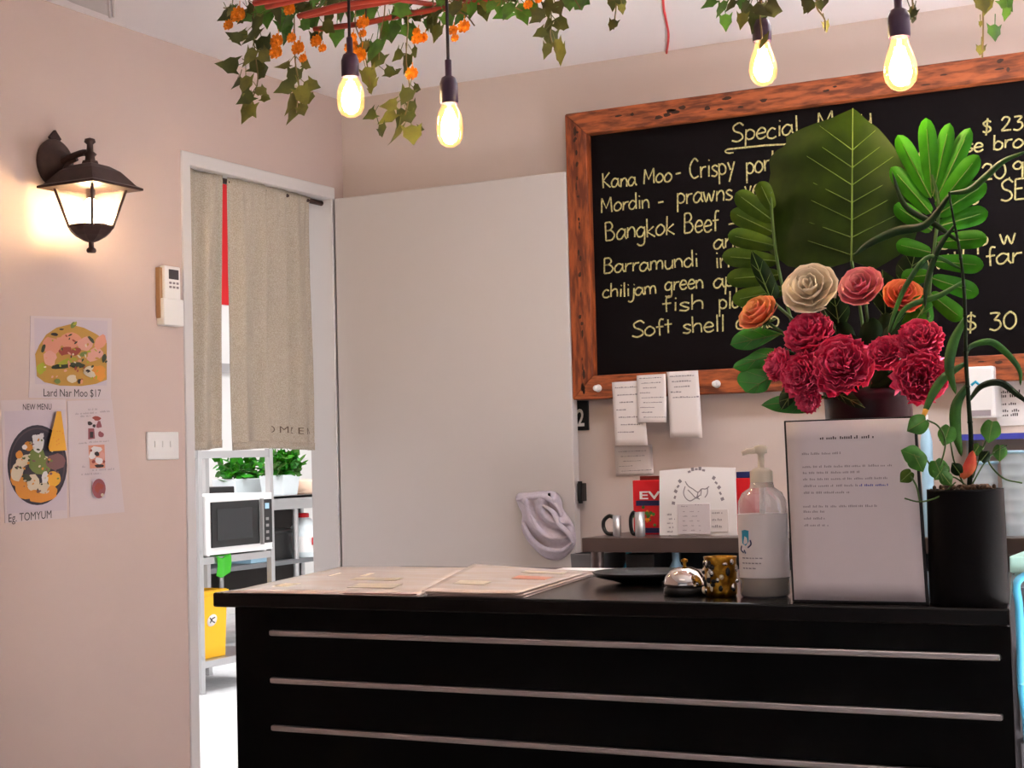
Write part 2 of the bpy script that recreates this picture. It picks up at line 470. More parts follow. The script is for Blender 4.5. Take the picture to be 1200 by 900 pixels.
# hand lettering: strokes on an x-height of 1
O_ = [(.75, .75), (.4, 1), (.05, .6), (.1, .12), (.45, 0), (.78, .35), (.75, .75)]
GL = {
    'a': (.95, [[(.75, .85), (.4, 1), (.05, .6), (.12, .1), (.45, .05), (.75, .5)], [(.78, 1), (.78, .3), (.95, 0)]]),
    'b': (.9, [[(.1, 1.8), (.1, 0)], [(.1, .7), (.4, 1), (.75, .7), (.7, .15), (.35, 0), (.1, .2)]]),
    'c': (.8, [[(.7, .85), (.4, 1), (.08, .6), (.12, .12), (.45, 0), (.75, .15)]]),
    'd': (.95, [[(.72, .8), (.4, 1), (.05, .6), (.12, .1), (.45, .02), (.75, .4)], [(.78, 1.9), (.78, 0)]]),
    'e': (.85, [[(.1, .5), (.72, .6), (.6, .98), (.3, 1), (.05, .5), (.2, .05), (.5, 0), (.78, .2)]]),
    'f': (.65, [[(.65, 1.75), (.4, 1.8), (.28, 1.4), (.28, .7), (.28, 0)], [(.02, .95), (.6, 1.0)]]),
    'g': (.9, [[(.72, .85), (.4, 1), (.05, .6), (.15, .12), (.5, .1), (.73, .5)], [(.76, 1), (.76, .2), (.7, -.6), (.35, -.8), (.05, -.6)]]),
    'h': (.9, [[(.1, 1.8), (.1, 0)], [(.1, .6), (.35, .95), (.65, .95), (.75, .6), (.75, 0)]]),
    'i': (.4, [[(.2, 1), (.2, 0)], [(.18, 1.4), (.24, 1.5)]]),
    'j': (.5, [[(.35, 1), (.35, 0), (.3, -.5), (.05, -.75), (-.2, -.6)], [(.33, 1.4), (.39, 1.5)]]),
    'k': (.85, [[(.1, 1.8), (.1, 0)], [(.7, 1), (.12, .5), (.8, 0)]]),
    'l': (.4, [[(.2, 1.85), (.2, 0)]]),
    'm': (1.3, [[(.08, 1), (.08, 0)], [(.08, .6), (.25, .95), (.5, .95), (.6, .6), (.6, 0)], [(.6, .6), (.8, .95), (1.05, .95), (1.15, .6), (1.15, 0)]]),
    'n': (.9, [[(.1, 1), (.1, 0)], [(.1, .6), (.35, .95), (.6, .95), (.75, .6), (.75, 0)]]),
    'o': (.9, [O_]),
    'p': (.9, [[(.1, 1.05), (.1, -.8)], [(.1, .8), (.4, 1), (.75, .7), (.7, .2), (.35, .05), (.1, .25)]]),
    'r': (.7, [[(.1, 1), (.1, 0)], [(.1, .55), (.3, .9), (.65, .95)]]),
    's': (.75, [[(.68, .85), (.4, 1), (.12, .8), (.35, .52), (.65, .3), (.45, .02), (.05, .1)]]),
    't': (.65, [[(.3, 1.6), (.3, .1)], [(.02, 1.05), (.6, 1.1)]]),
    'u': (.9, [[(.1, 1), (.1, .4), (.25, .02), (.55, .05), (.75, .4)], [(.76, 1), (.76, 0)]]),
    'v': (.8, [[(.05, 1), (.35, 0), (.7, 1)]]),
    'w': (1.2, [[(.05, 1), (.3, 0), (.55, .8), (.8, 0), (1.1, 1)]]),
    'x': (.8, [[(.05, 1), (.7, 0)], [(.7, 1), (.05, 0)]]),
    'y': (.85, [[(.08, 1), (.35, .3)], [(.75, 1), (.2, -.75)]]),
    'q': (.9, [[(.72, .85), (.4, 1), (.05, .6), (.15, .12), (.5, .1), (.73, .5)], [(.76, 1), (.76, -.8)]]),
    'B': (1.05, [[(.1, 1.75), (.1, 0)], [(.1, 1.75), (.55, 1.75), (.75, 1.35), (.5, 1.0), (.12, .95)], [(.12, .95), (.6, .95), (.9, .5), (.65, .05), (.1, 0)]]),
    'C': (1.1, [[(.95, 1.45), (.6, 1.75), (.15, 1.2), (.1, .5), (.45, .0), (.95, .15)]]),
    'K': (1.0, [[(.1, 1.75), (.1, 0)], [(.85, 1.75), (.12, .85), (.9, 0)]]),
    'M': (1.4, [[(.1, 0), (.15, 1.7)], [(.15, 1.7), (.6, .5), (1.1, 1.75)], [(1.1, 1.75), (1.2, 0)]]),
    'S': (1.05, [[(.95, 1.5), (.6, 1.8), (.15, 1.5), (.25, 1.05), (.75, .75), (.9, .3), (.5, 0), (.05, .15)]]),
    'E': (.9, [[(.1, 1.7), (.1, 0)], [(.1, 1.7), (.8, 1.72)], [(.1, .9), (.65, .92)], [(.1, 0), (.8, .02)]]),
    '$': (1.0, [[(.8, 1.35), (.5, 1.55), (.15, 1.3), (.3, .95), (.7, .75), (.8, .35), (.45, .1), (.1, .3)], [(.5, 1.85), (.42, -.25)]]),
    '0': (1.0, [[(.5, 1.7), (.12, 1.2), (.12, .4), (.5, 0), (.88, .5), (.85, 1.3), (.5, 1.7)]]),
    '2': (1.0, [[(.12, 1.3), (.4, 1.7), (.8, 1.5), (.7, 1.0), (.35, .45), (.05, .05)], [(.05, .05), (.9, .05)]]),
    '3': (1.0, [[(.12, 1.65), (.5, 1.7), (.8, 1.62)], [(.8, 1.62), (.4, 1.0)], [(.4, 1.0), (.75, .9), (.85, .4), (.5, 0), (.08, .15)]]),
    '9': (1.0, [[(.8, 1.35), (.5, 1.7), (.12, 1.35), (.25, .95), (.6, .95), (.8, 1.4)], [(.82, 1.6), (.75, 0)]]),
    '8': (1.0, [[(.75, 1.45), (.45, 1.7), (.15, 1.4), (.45, .95), (.85, .5), (.5, 0), (.12, .4), (.45, .95), (.75, 1.45)]]),
    '-': (.9, [[(.15, .5), (.7, .55)]]), '.': (.4, [[(.15, .05), (.22, .02)]]), ',': (.4, [[(.2, .1), (.1, -.25)]]), ' ': (.7, []),
}


def stroke(mb, pts, wd, N=None):
    """flat ribbon on the board face"""
    pts = [Vector(p) for p in pts]; n = len(pts); vs = []
    for i, p in enumerate(pts):
        t = pts[min(i + 1, n - 1)] - pts[max(i - 1, 0)]
        if t.length < 1e-6: t = Vector((1, 0, 0))
        t.normalize(); s = Vector((-t.z, 0, t.x)) * wd / 2
        vs += [p + s, p - s]
    mb.add(vs, [(2 * i, 2 * i + 1, 2 * i + 3, 2 * i + 2) for i in range(n - 1)], False)


def handwrite(mb, txt, px, py, width_px, xh_px, yplane, rnd, wd=.0048):
    a = at(px, py, 1, yplane); c = at(px + width_px, py - width_px * .12, 1, yplane); hgt = (at(px, py - xh_px, 1, yplane) - a).z
    tot = sum(GL[ch][0] for ch in txt); k = (c.x - a.x) / tot; x = a.x
    for ch in txt:
        wv, st = GL[ch]; dy = rnd.uniform(-.08, .08); sl = rnd.uniform(-.03, .07)
        for s in st:
            q = [Vector((x + (u + v * sl) * k, yplane, a.z + (v + dy) * hgt)) for u, v in s]
            stroke(mb, catmull(q, 4) if len(q) > 3 else q, wd)
        x += wv * k


rnd = random.Random(5); BF = BY + .0215
LINES = [
    [('Special', 857, 167, 80, 12), ('Menu', 957, 153, 66, 12)],
    [('Kana Moo', 706, 221, 82, 10), ('- Crispy', 790, 211, 72, 13), ('pork', 874, 204, 40, 13), ('chinese bro', 1076, 185, 124, 9.5)],
    [('Mordin -', 704, 249, 76, 10), ('prawns', 793, 240, 66, 12), ('verm', 873, 231, 40, 12), ('p 20.9', 1124, 215, 78, 11)],
    [('Bangkok', 709, 282, 82, 12), ('Beef -', 801, 274, 62, 13), ('ves', 1108, 242, 40, 12), ('SE', 1172, 236, 30, 14)],
    [('and', 836, 292, 38, 11), ('crisp w', 1100, 293, 92, 12)],
    [('Barramundi', 707, 321, 112, 10), ('in', 838, 314, 18, 12)],
    [('chilijam', 706, 349, 64, 9), ('green', 779, 341, 46, 10), ('app', 836, 338, 38, 11), ('with far', 1086, 317, 112, 12)],
    [('fish', 776, 366, 50, 10), ('plate', 842, 362, 46, 11)],
    [('Soft shell', 740, 395, 110, 10.5), ('crab', 862, 386, 52, 12), ('$ 30', 1130, 389, 62, 12)],
    [('$ 23', 1150, 157, 50, 9.5)],
]
for ln in LINES:
    for (tx, px, py, wpx, xh) in ln:
        t = MB(); handwrite(t, tx, px, py, wpx, xh, BF, rnd); t.build('chalk_words', M['chalk'], cb)
t = MB(); a = at(852, 175, 1, BF); c = at(940, 168, 1, BF)
stroke(t, [a, (a + c) / 2 + ZV * .003, c], .005); stroke(t, catmull([a, a + Vector((-.006, 0, -.006)), a + Vector((.004, 0, -.012)), a + Vector((.02, 0, -.012))]), .004)
t.build('chalk_underline', M['chalk'], cb)

# white push pins on the lower rail, receipts, number sign
for i, (px, py, lab) in enumerate(((701, 455, 'white push pin at the lower left corner of the chalkboard frame'),
                                   (840, 450, 'white push pin in the chalkboard frame to the right of the receipts'))):
    p = at(px, py, 1, BY - .016); pb = MB()
    pb.lathe([(.003, 0), (.010, .0), (.012, .004), (.009, .008), (.006, .016), (.0095, .021), (.0085, .026), (.003, .028)], (0, 0, 0), seg=16,
             rot=Matrix.Rotation(math.radians(90), 3, 'X'))
    for v in pb.v: v += Vector((p.x, BY - .011, p.z))
    tag(pb.build('push_pin', M['white_plastic']), lab, 'push pin', 'white push pins on the chalkboard frame')


def sheet(name, label, cat, TL, TR, BR, BL, plane_y, curl=.006, mt='receipt', group=None, lines=None, seed=0, thick=.0006):
    P = [at(*q, 1, plane_y) for q in (TL, TR, BR, BL)]
    rt = thing(name, label, cat, (P[0] + P[1]) / 2, group)

    def fn(u, v):
        p = (P[0] * (1 - u) + P[1] * u) * (1 - v) + (P[3] * (1 - u) + P[2] * u) * v
        return p + Vector((0, -curl * (math.sin(u * 3.1) * .4 + v * v), 0))
    MB().grid(fn, 8, 10).build('page', M[mt], rt, solid=thick, soff=1)
    U = (P[1] - P[0]).normalized(); V = (P[0] - P[3]).normalized(); wdt = (P[1] - P[0]).length; hgt = (P[0] - P[3]).length
    r = random.Random(seed); tx = MB()
    for (v, u0, l, hh) in lines or []:
        x = u0
        while x < u0 + l:
            seg_l = r.uniform(.04, .1)
            p = fn(x, v) + Vector((0, -.0012, 0)); hz = hgt * hh * r.uniform(.5, 1)
            tx.add([p, p + U * wdt * seg_l * .8, p + U * wdt * seg_l * .8 + V * hz, p + V * hz], [(0, 1, 2, 3)], False); x += seg_l
    if lines: tx.build('print', M['ink_soft'], rt)
    return rt


rl = lambda n, a, b2: [(a + (b2 - a) * i / max(1, n - 1), .1 + .06 * (i % 3), .75 - .18 * (i % 4) * .8, .022) for i in range(n)]
sheet('order_receipt', 'long receipt hanging lowest, leftmost of the three pinned under the chalkboard', 'receipt', (717, 448), (752, 446), (760, 522), (722, 522), BY - .020,
      group='receipts pinned to the chalkboard frame', lines=rl(7, .1, .8), seed=1)
sheet('order_receipt', 'short printed receipt in the middle of the three pinned under the chalkboard', 'receipt', (746, 440), (780, 438), (782, 495), (748, 495), BY - .026,
      group='receipts pinned to the chalkboard frame', lines=rl(9, .08, .9), seed=2)
sheet('order_receipt', 'near-blank long receipt, rightmost of the three pinned under the chalkboard', 'receipt', (781, 436), (818, 434), (824, 513), (786, 513), BY - .023,
      group='receipts pinned to the chalkboard frame', lines=rl(5, .08, .4), seed=3)
sheet('paper_note', 'faint grey paper note stuck to the wall below the receipts', 'paper', (720, 523), (764, 521), (766, 556), (722, 558), YB - .004, curl=.001, mt='receipt', lines=rl(5, .2, .85), seed=4)
p0, p1 = at(673, 470, 1, YB - .006), at(690, 504, 1, YB - .006)
ns = thing('number_sign', 'small black sign with a white number 2 on the wall under the chalkboard corner', 'sign', (p0.x, YB, p1.z))
MB().span((p0.x, YB - .008, p1.z), (p1.x, YB, p0.z)).build('sign_plate', M['black_plastic'], ns, bevel=.001)
t = MB(); print_text(t, '2', (p0.x + .008, YB - .0085, p1.z + .014), XV, ZV, -YV, .075, width=.026, bold=.02); t.build('numeral', M['receipt'], ns)

# ------------------------------------------------------------------ back bench with what stands on it
BZ = .905; BYF = 4.14
a = at(682, 640, 1, BYF); c = at(870, 640, 1, BYF)
BX0 = a.x; BX1 = .6
zt = at(682, 630.5, 1, BYF).z; zb = at(682, 647, 1, BYF).z
bench = thing('steel_bench', 'stainless steel work bench along the back wall under the chalkboard', 'bench', ((BX0 + BX1) / 2, 4.3, 0))
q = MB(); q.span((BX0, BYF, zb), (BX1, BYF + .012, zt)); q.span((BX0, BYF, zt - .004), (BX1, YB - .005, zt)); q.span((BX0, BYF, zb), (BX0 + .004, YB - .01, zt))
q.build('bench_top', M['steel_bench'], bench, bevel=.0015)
for x in (BX0 + .03, -.8, .5):
    for y in (BYF + .04, YB - .05):
        MB().lathe([(.019, 0), (.019, zb)], (x, y, 0), seg=14).build('leg', M['steel_bench'], bench)
MB().span((BX0 + .02, BYF + .03, .58), (BX1, YB - .02, .60)).build('under_shelf', M['steel_dark'], bench)
BT = zt
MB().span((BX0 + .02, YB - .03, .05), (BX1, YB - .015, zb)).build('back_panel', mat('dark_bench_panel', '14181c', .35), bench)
ub = [(737, 'teal', .026, .185, 'teal bottle on the shelf under the steel bench, left of the dark tub'), (792, 'pale_blue', .03, .185, 'pale blue bottle on the shelf under the steel bench, near the call bell')]
for px, mt, r, hh, lab in ub:
    p = at(px, 655, 1, BYF + .1); q = MB()
    q.lathe([(r * .9, .6), (r, .605), (r, .6 + hh), (r * .8, .6 + hh * 1.15), (r * .35, .6 + hh * 1.3), (r * .35, .6 + hh * 1.45), (0.001, .6 + hh * 1.45)], (p.x, p.y, 0), seg=20)
    tag(q.build('bottle', M[mt]), lab, 'bottle', 'bottles under the steel bench')
for px, mt, wx, lab in ((704, 'steel_dark', .10, 'grey tub on the shelf under the steel bench behind the menus'), (766, 'black_plastic', .09, 'black tub on the shelf under the steel bench behind the tray')):
    p = at(px, 655, 1, BYF + .16); q = MB()
    q.add([(p.x + sx * wx * (.42 if z == 0 else .5), p.y + sy * (.09 if z == 0 else .105), .6 + z) for z in (0, .262) for sx, sy in ((-1, -1), (1, -1), (1, 1), (-1, 1))],
          [(3, 2, 1, 0), (0, 1, 5, 4), (1, 2, 6, 5), (2, 3, 7, 6), (3, 0, 4, 7)], False)
    tag(q.build('tub', M[mt], solid=.004, soff=-1, bevel=.004), lab, 'tub')


def mug(px0, px1, ptop, name, label, y, body, hw=1.0):
    a, c = at(px0, 631, 1, y), at(px1, 631, 1, y); r = (c.x - a.x) / 2; hgt = at(px0, ptop, 1, y).z - BT; cx = (a.x + c.x) / 2
    t = thing(name, label, 'mug', (cx, y, BT))
    MB().lathe([(r * .9, BT), (r, BT + .004), (r, BT + hgt), (r * .93, BT + hgt), (r * .9, BT + .006), (.001, BT + .006)], (cx, y, 0), seg=28).build('cup', M[body], t)
    hd = [(cx - r * .95, y, BT + hgt * .92), (cx - r * (1 + .4 * hw), y, BT + hgt * .97), (cx - r * (1 + .92 * hw), y, BT + hgt * .75), (cx - r * (1 + .95 * hw), y, BT + hgt * .4), (cx - r * (1 + .6 * hw), y, BT + hgt * .15), (cx - r * .95, y, BT + hgt * .12)]
    MB().tube(catmull(hd), .006, 8).build('handle', M['black_plastic'], t)


mug(719, 728, 604, 'steel_mug', 'narrow steel mug with a black loop handle, the one nearer the towel', BYF + .08, 'steel', 2.6)
mug(745, 756, 600, 'steel_mug', 'narrow steel mug with a black loop handle, in front of the red box', BYF + .06, 'steel')

# red boxes and the calendar
def pbox(px0, py0, px1, py1, y, dep):
    a, c = at(px0, py1, 1, y), at(px1, py0, 1, y); return a.x, c.x, c.z, y, y + dep


x0, x1, z1, y0, y1 = pbox(743, 562, 800, 630, BYF + .17, .06)
rb = thing('red_box', 'red cardboard box with white letters behind the calendar, beside the mug', 'box', ((x0 + x1) / 2, (y0 + y1) / 2, BT))
MB().span((x0, y0, BT), (x1, y1, z1)).build('carton', M['red'], rb, bevel=.002)
MB().span((x0 + .02, y0 + .01, z1), (x1, y1 - .01, z1 + .012)).build('lid_flap', M['menu_edge'], rb)
t = MB(); sc = (x1 - x0); print_text(t, 'EVE', (x0 + sc * .12, y0 - .001, z1 - .055), XV, ZV, -YV, .032, width=sc * .62, bold=.02); t.build('lettering', M['paper'], rb)
t = MB(); g = random.Random(3)
for _ in range(26):
    cx, cz = x0 + sc * .28 + g.gauss(0, .012), z1 - .105 + g.gauss(0, .011); rr = g.uniform(.003, .006)
    t.cur = g.choice((0, 0, 1)); t.add([(cx + rr * math.cos(i), y0 - .0008 - rr * .04, cz + rr * math.sin(i)) for i in range(6)], [tuple(range(6))], False)
t.build('leaf_picture', [M['ivy3'], M['marigold']], rb)
t = MB(); t.span((x0 + .01, y0 - .001, BT + .085), (x1, y0 + .001, BT + .1)); t.span((x0 + .01, y0 - .001, BT + .005), (x1, y0 + .001, BT + .02)); t.build('dark_band', M['navy'], rb)
x0, x1, z1, y0, y1 = pbox(862, 560, 884, 630, BYF + .17, .06)
rb = thing('red_box', 'red cardboard box with a dark blue top, behind the pump bottle', 'box', ((x0 + x1) / 2, (y0 + y1) / 2, BT))
MB().span((x0, y0, BT), (x1, y1, z1)).build('carton', M['red'], rb, bevel=.002)
MB().span((x0 + .006, y0 + .004, z1), (x1, y1 - .004, z1 + .018)).build('lid', M['navy'], rb, bevel=.002)
# white calendar card standing in front
yc = BYF + .13
a, c = at(773, 632, 1, yc), at(864, 632, 1, yc); zc = at(790, 548, 1, yc).z
cal = thing('wall_calendar', 'white card calendar with a curved heading and a line drawing, on the steel bench', 'calendar', ((a.x + c.x) / 2, yc, BT))
q = MB(); out = [(a.x, BT), (c.x, BT), (c.x, zc - .004), ((a.x + c.x) / 2 + .02, zc), (a.x + .006, zc - .008)]
q.add([(x, yc, z) for x, z in out] + [(x, yc + .006, z) for x, z in out], [(0, 1, 2, 3, 4), (9, 8, 7, 6, 5)] + [(i, i + 5, (i + 1) % 5 + 5, (i + 1) % 5) for i in range(5)], False)
q.build('backing_card', M['paper'], cal)
t = MB(); cc = at(818, 598, 1, yc - .001); rr = at(818, 598, 1, yc).x - at(792, 598, 1, yc).x; rz = (at(818, 551, 1, yc).z - cc.z)
for k in range(19):
    if k in (5, 6, 12, 13): continue
    an = math.radians(172 - k * 8.6); hx = .006; p = Vector((cc.x + rr * 1.05 * math.cos(an), yc - .001, cc.z + rz * math.sin(an)))
    tt = Vector((math.sin(an), 0, -math.cos(an) * .8)).normalized(); nn = Vector((-tt.z, 0, tt.x)) * -1
    g2 = [p, p + tt * .009, p + tt * .009 - nn * .010 * (1 - .4 * (k % 2)), p - nn * .010 * (1 - .4 * (k % 2))]
    t.add(g2, [(0, 1, 2, 3)], False)
t.build('curved_heading', M['ink_soft'], cal)
t = MB(); D = lambda px, py: at(px, py, 1, yc - .001)
for s in ([(803, 570), (801, 577), (803, 583), (808, 587), (813, 585), (818, 581)], [(804, 566), (807, 570), (812, 573), (818, 577), (822, 573), (827, 573), (831, 570)],
          [(806, 574), (811, 579), (816, 584), (820, 580)], [(829, 571), (829, 578), (826, 583)], [(818, 577), (817, 583), (820, 585)], [(803, 564), (805, 568)], [(822, 573), (821, 581)]):
    stroke(t, catmull([D(*p) for p in s], 3), .003)
t.build('line_drawing', M['ink_soft'], cal)
q = MB(); aa, bb = D(795, 626), D(832, 590); q.span((aa.x, yc - .004, aa.z), (bb.x, yc, bb.z)); q.build('date_block', M['paper_cool'], cal, bevel=.001)
t = MB(); g = random.Random(7)
for r_ in range(5):
    dashes(t, D(801, 600 + r_ * 5.5) + YV * -.0045, XV, ZV, -YV, .055, .004, g, gap=1.6)
dashes(t, D(799, 594) + YV * -.0045, XV, ZV, -YV, .02, .004, g); dashes(t, D(815, 592) + YV * -.0045, XV, ZV, -YV, .02, .004, g)
for r_ in range(6): dashes(t, D(782 + (r_ % 2) * 2, 604 + r_ * 5), XV, ZV, -YV, .018, .006, g)
t.build('date_print', M['ink_soft'], cal)
q = MB(); aa, bb = D(833, 623), D(853, 597); q.span((aa.x, yc - .003, aa.z), (bb.x, yc, bb.z)); q.build('price_card', M['receipt'], cal)
t = MB()
for r_ in range(3): dashes(t, D(835, 602 + r_ * 8) + YV * -.0035, XV, ZV, -YV, .033, .008, g, gap=.2)
t.build('price_print', M['ink_soft'], cal)

# ------------------------------------------------------------------ hand towel on the door leaf
tw = thing('hand_towel', 'lavender grey hand towel bunched over a hook on the white door leaf', 'towel', (*at(640, 655, 1, 4.42)[:],))
P = lambda px, py, o=0: at(px, py, 1, 4.42 - o)
OUT = [(604, 584), (608, 578), (622, 577), (640, 575), (652, 577), (658, 586), (660, 596), (667, 606), (673, 618), (675, 634), (668, 648), (655, 656), (641, 655), (629, 646), (617, 632), (611, 618), (612, 604), (608, 594)]
ctr = (641, 612); oc = catmull([Vector((x, y, 0)) for x, y in OUT + OUT[:1]], 4)


def towel_fn(u, v):
    i = u * (len(oc) - 1); k = min(int(i), len(oc) - 2); e = oc[k].lerp(oc[k + 1], i - k)
    x = ctr[0] + (e.x - ctr[0]) * v; y = ctr[1] + (e.y - ctr[1]) * v
    d = math.hypot((x - 655) * 1.0, (y - 588) * .92)
    fold = math.sin(d * .36 + (x - 640) * .012) * .010 + math.sin(d * .8 + 1.2) * .003
    body = .034 * (1 - v ** 3) ** .6 + .004
    roll = .016 * math.exp(-((y - 584) / 6) ** 2) if x < 652 else 0
    return P(x, y, max(.001, (body + (fold + roll) * (1 - v ** 6))))


MB().grid(towel_fn, 68, 18).build('towel_cloth', M['towel'], tw, solid=.003, soff=-1)
q = MB()
for pl, wd_, dep in (([(606, 586), (622, 583), (640, 583), (652, 592), (658, 606)], .0125, .034), ([(636, 592), (648, 600), (655, 614), (666, 625), (671, 636)], .011, .044),
                     ([(613, 612), (622, 630), (638, 643), (658, 645), (671, 635)], .011, .034), ([(622, 604), (632, 621), (646, 630), (663, 628)], .010, .042)):
    n_ = len(pl); pts = catmull([P(x, y, dep - (.008 if i in (0, n_ - 1) else 0)) for i, (x, y) in enumerate(pl)], 6); k_ = len(pts)
    q.tube(pts, [wd_ * (.45 + .55 * math.sin(math.pi * (i + .5) / k_)) for i in range(k_)], 10, flat=.7)
q.build('rolled_fold', M['towel'], tw)
hk = at(650, 582, 1, 4.425)
q = MB(); q.lathe([(.014, 0), (.014, .004)], (hk.x, 4.425, hk.z), seg=16, rot=Matrix.Rotation(math.radians(90), 3, 'X')); q.tube([(hk.x, 4.423, hk.z), (hk.x, 4.39, hk.z - .004), (hk.x, 4.385, hk.z + .012)], .004)
q.build('towel_hook', M['black_plastic'], dr)

# ------------------------------------------------------------------ wall lantern
LX, LY = XW + .125, 3.122
def lp(px, py): return at(px, py, 0, LX)
LZ = 1.15 - 1.15
lan = thing('wall_lantern', 'dark bronze coach lantern lit on the white left wall', 'lantern', (XW, LY, 1.95))
zr = at(107, 214, 1, LY - .05).z                 # eave height
ztop = at(108, 150, 1, LY).z; zbot = at(100, 297, 1, LY).z; zg = at(103, 268, 1, LY).z
pz = zr + .075
q = MB(); q.lathe([(.064, 0), (.066, .006), (.06, .014), (.036, .022), (.03, .03), (.001, .032)], (XW, LY, pz), seg=28, axis='X')
q.box((XW + .004, LY, pz + .068), (.008, .03, .03), Matrix.Rotation(math.radians(45), 3, 'X'))
q.build('wall_plate', M['iron'], lan)
q = MB(); q.tube(catmull([(XW + .02, LY, pz), (XW + .06, LY, pz + .012), (XW + .10, LY, pz + .018), (LX, LY, pz + .014)]), .009)
q.tube(catmull([(XW + .03, LY, pz - .03), (XW + .05, LY, pz - .005), (XW + .08, LY, pz + .004)]), .006)
q.build('arm', M['iron'], lan)
rt = [(.101, zr - .006), (.101, zr), (.088, zr + .006), (.075, zr + .022), (.058, zr + .042), (.036, zr + .056), (.016, zr + .062), (.014, zr + .07)]
q = MB(); q.lathe([(r * 1.33, h) for r, h in rt], (LX, LY, 0), sides=4); q.build('roof', M['iron'], lan)
q = MB(); q.lathe([(.014, zr + .066), (.012, zr + .08), (.018, zr + .086), (.009, zr + .094), (.008, zr + .112), (.015, zr + .118), (.013, zr + .126), (.001, zr + .13)], (LX, LY, 0), seg=16); q.build('finial', M['iron'], lan)
gt, gb = .064, .038
q = MB()
for sx, sy in ((-1, -1), (1, -1), (1, 1), (-1, 1)):
    q.tube([(LX + sx * gt, LY + sy * gt, zr - .004), (LX + sx * gb, LY + sy * gb, zg)], .0042, 6)
q.build('glazing_bar', M['iron'], lan)
q = MB(); C4 = [(-1, -1), (1, -1), (1, 1), (-1, 1)]
q.add([(LX + a_ * gt * .97, LY + b_ * gt * .97, zr - .003) for a_, b_ in C4] + [(LX + a_ * gb * .97, LY + b_ * gb * .97, zg) for a_, b_ in C4], [(i, (i + 1) % 4, (i + 1) % 4 + 4, i + 4) for i in range(4)], False)
q.build('glass_panes', M['lantern_glass'], lan)
q = MB(); q.lathe([(gb * 1.36 * r, zg + h) for r, h in ((1.12, .006), (1.15, 0), (1.05, -.008), (.8, -.020), (.4, -.032), (.2, -.036))][::-1], (LX, LY, 0), sides=8)
q.lathe([(.010, zbot), (.013, zbot + .004), (.012, zbot + .010), (.007, zbot + .014), (.007, zg - .032), (.012, zg - .03)], (LX, LY, 0), seg=14)
q.build('base_cup', M['iron'], lan)
q = MB(); q.lathe([(.012, zr - .03), (.012, zr + .0)], (LX, LY, 0), seg=12); q.build('bulb_holder', M['iron'], lan)
q = MB(); q.ball((LX, LY, zr - .062), .021, .021, .034, 14); q.build('bulb', M['lamp_glow'], lan)

# ------------------------------------------------------------------ aircon remote in its holder, light switch
a, c = at(181, 381, 0, XW), at(207, 381, 0, XW); zt_, zb_ = at(190, 312, 0, XW).z, a.z
rm = thing('remote_control', 'white air conditioner remote with a dark screen in a holder on the left wall', 'remote', (XW, (a.y + c.y) / 2, zb_))
wd = c.y - a.y
q = MB(); q.span((XW, a.y + wd * .1, zb_), (XW + .028, c.y, zb_ + (zt_ - zb_) * .45)); q.build('holder', M['white_plastic'], rm, bevel=.003)
q = MB(); q.span((XW + .004, a.y + wd * .2, zb_ + .01), (XW + .024, c.y - wd * .08, zt_)); q.build('handset', M['white_plastic'], rm, bevel=.004)
q = MB(); q.span((XW + .0235, a.y + wd * .38, zt_ - .038), (XW + .0248, c.y - wd * .18, zt_ - .010)); q.build('screen', M['ink'], rm)
q = MB()
for r_ in range(2):
    for k in range(3): q.span((XW + .0235, a.y + wd * (.4 + .16 * k), zt_ - .052 - .012 * r_), (XW + .0255, a.y + wd * (.49 + .16 * k), zt_ - .046 - .012 * r_))
q.build('button', M['ink_soft'], rm)
q = MB(); q.span((XW + .001, a.y + wd * .06, zb_ + .02), (XW + .016, a.y + wd * .2, zt_ - .006)); q.build('side_clip', mat('tan_plastic', '8d6a4a', .5), rm, bevel=.002)
a, c = at(171, 539, 0, XW), at(207, 506, 0, XW)
sw = thing('light_switch', 'white switch plate low on the left wall beside the doorway', 'switch', (XW, (a.y + c.y) / 2, a.z))
MB().span((XW, a.y, a.z), (XW + .008, c.y, c.z)).build('plate', M['white_plastic'], sw, bevel=.003)
for k in range(3):
    y = a.y + (c.y - a.y) * (.25 + .25 * k); z = (a.z + c.z) / 2 + .004
    MB().span((XW + .0075, y - .006, z - .009), (XW + .011, y + .006, z + .009)).build('rocker', M['white_plastic'], sw, bevel=.001)

# ------------------------------------------------------------------ food posters on the left wall
WP = XW + .0015


def wpt(px, py): return at(px, py, 0, WP)


def quad_sheet(px, name, label, cat, mt, thick=.0012):
    """px: TL TR BR BL"""
    P4 = [wpt(*p) for p in px]; t = thing(name, label, cat, (XW, (P4[2].y + P4[3].y) / 2, min(P4[2].z, P4[3].z)))
    q = MB(); q.add(P4 + [Vector((XW, p.y, p.z)) for p in P4], [(3, 2, 1, 0), (0, 1, 5, 4), (1, 2, 6, 5), (2, 3, 7, 6), (3, 0, 4, 7)], False)
    q.build('paper', M[mt], t); return t, P4


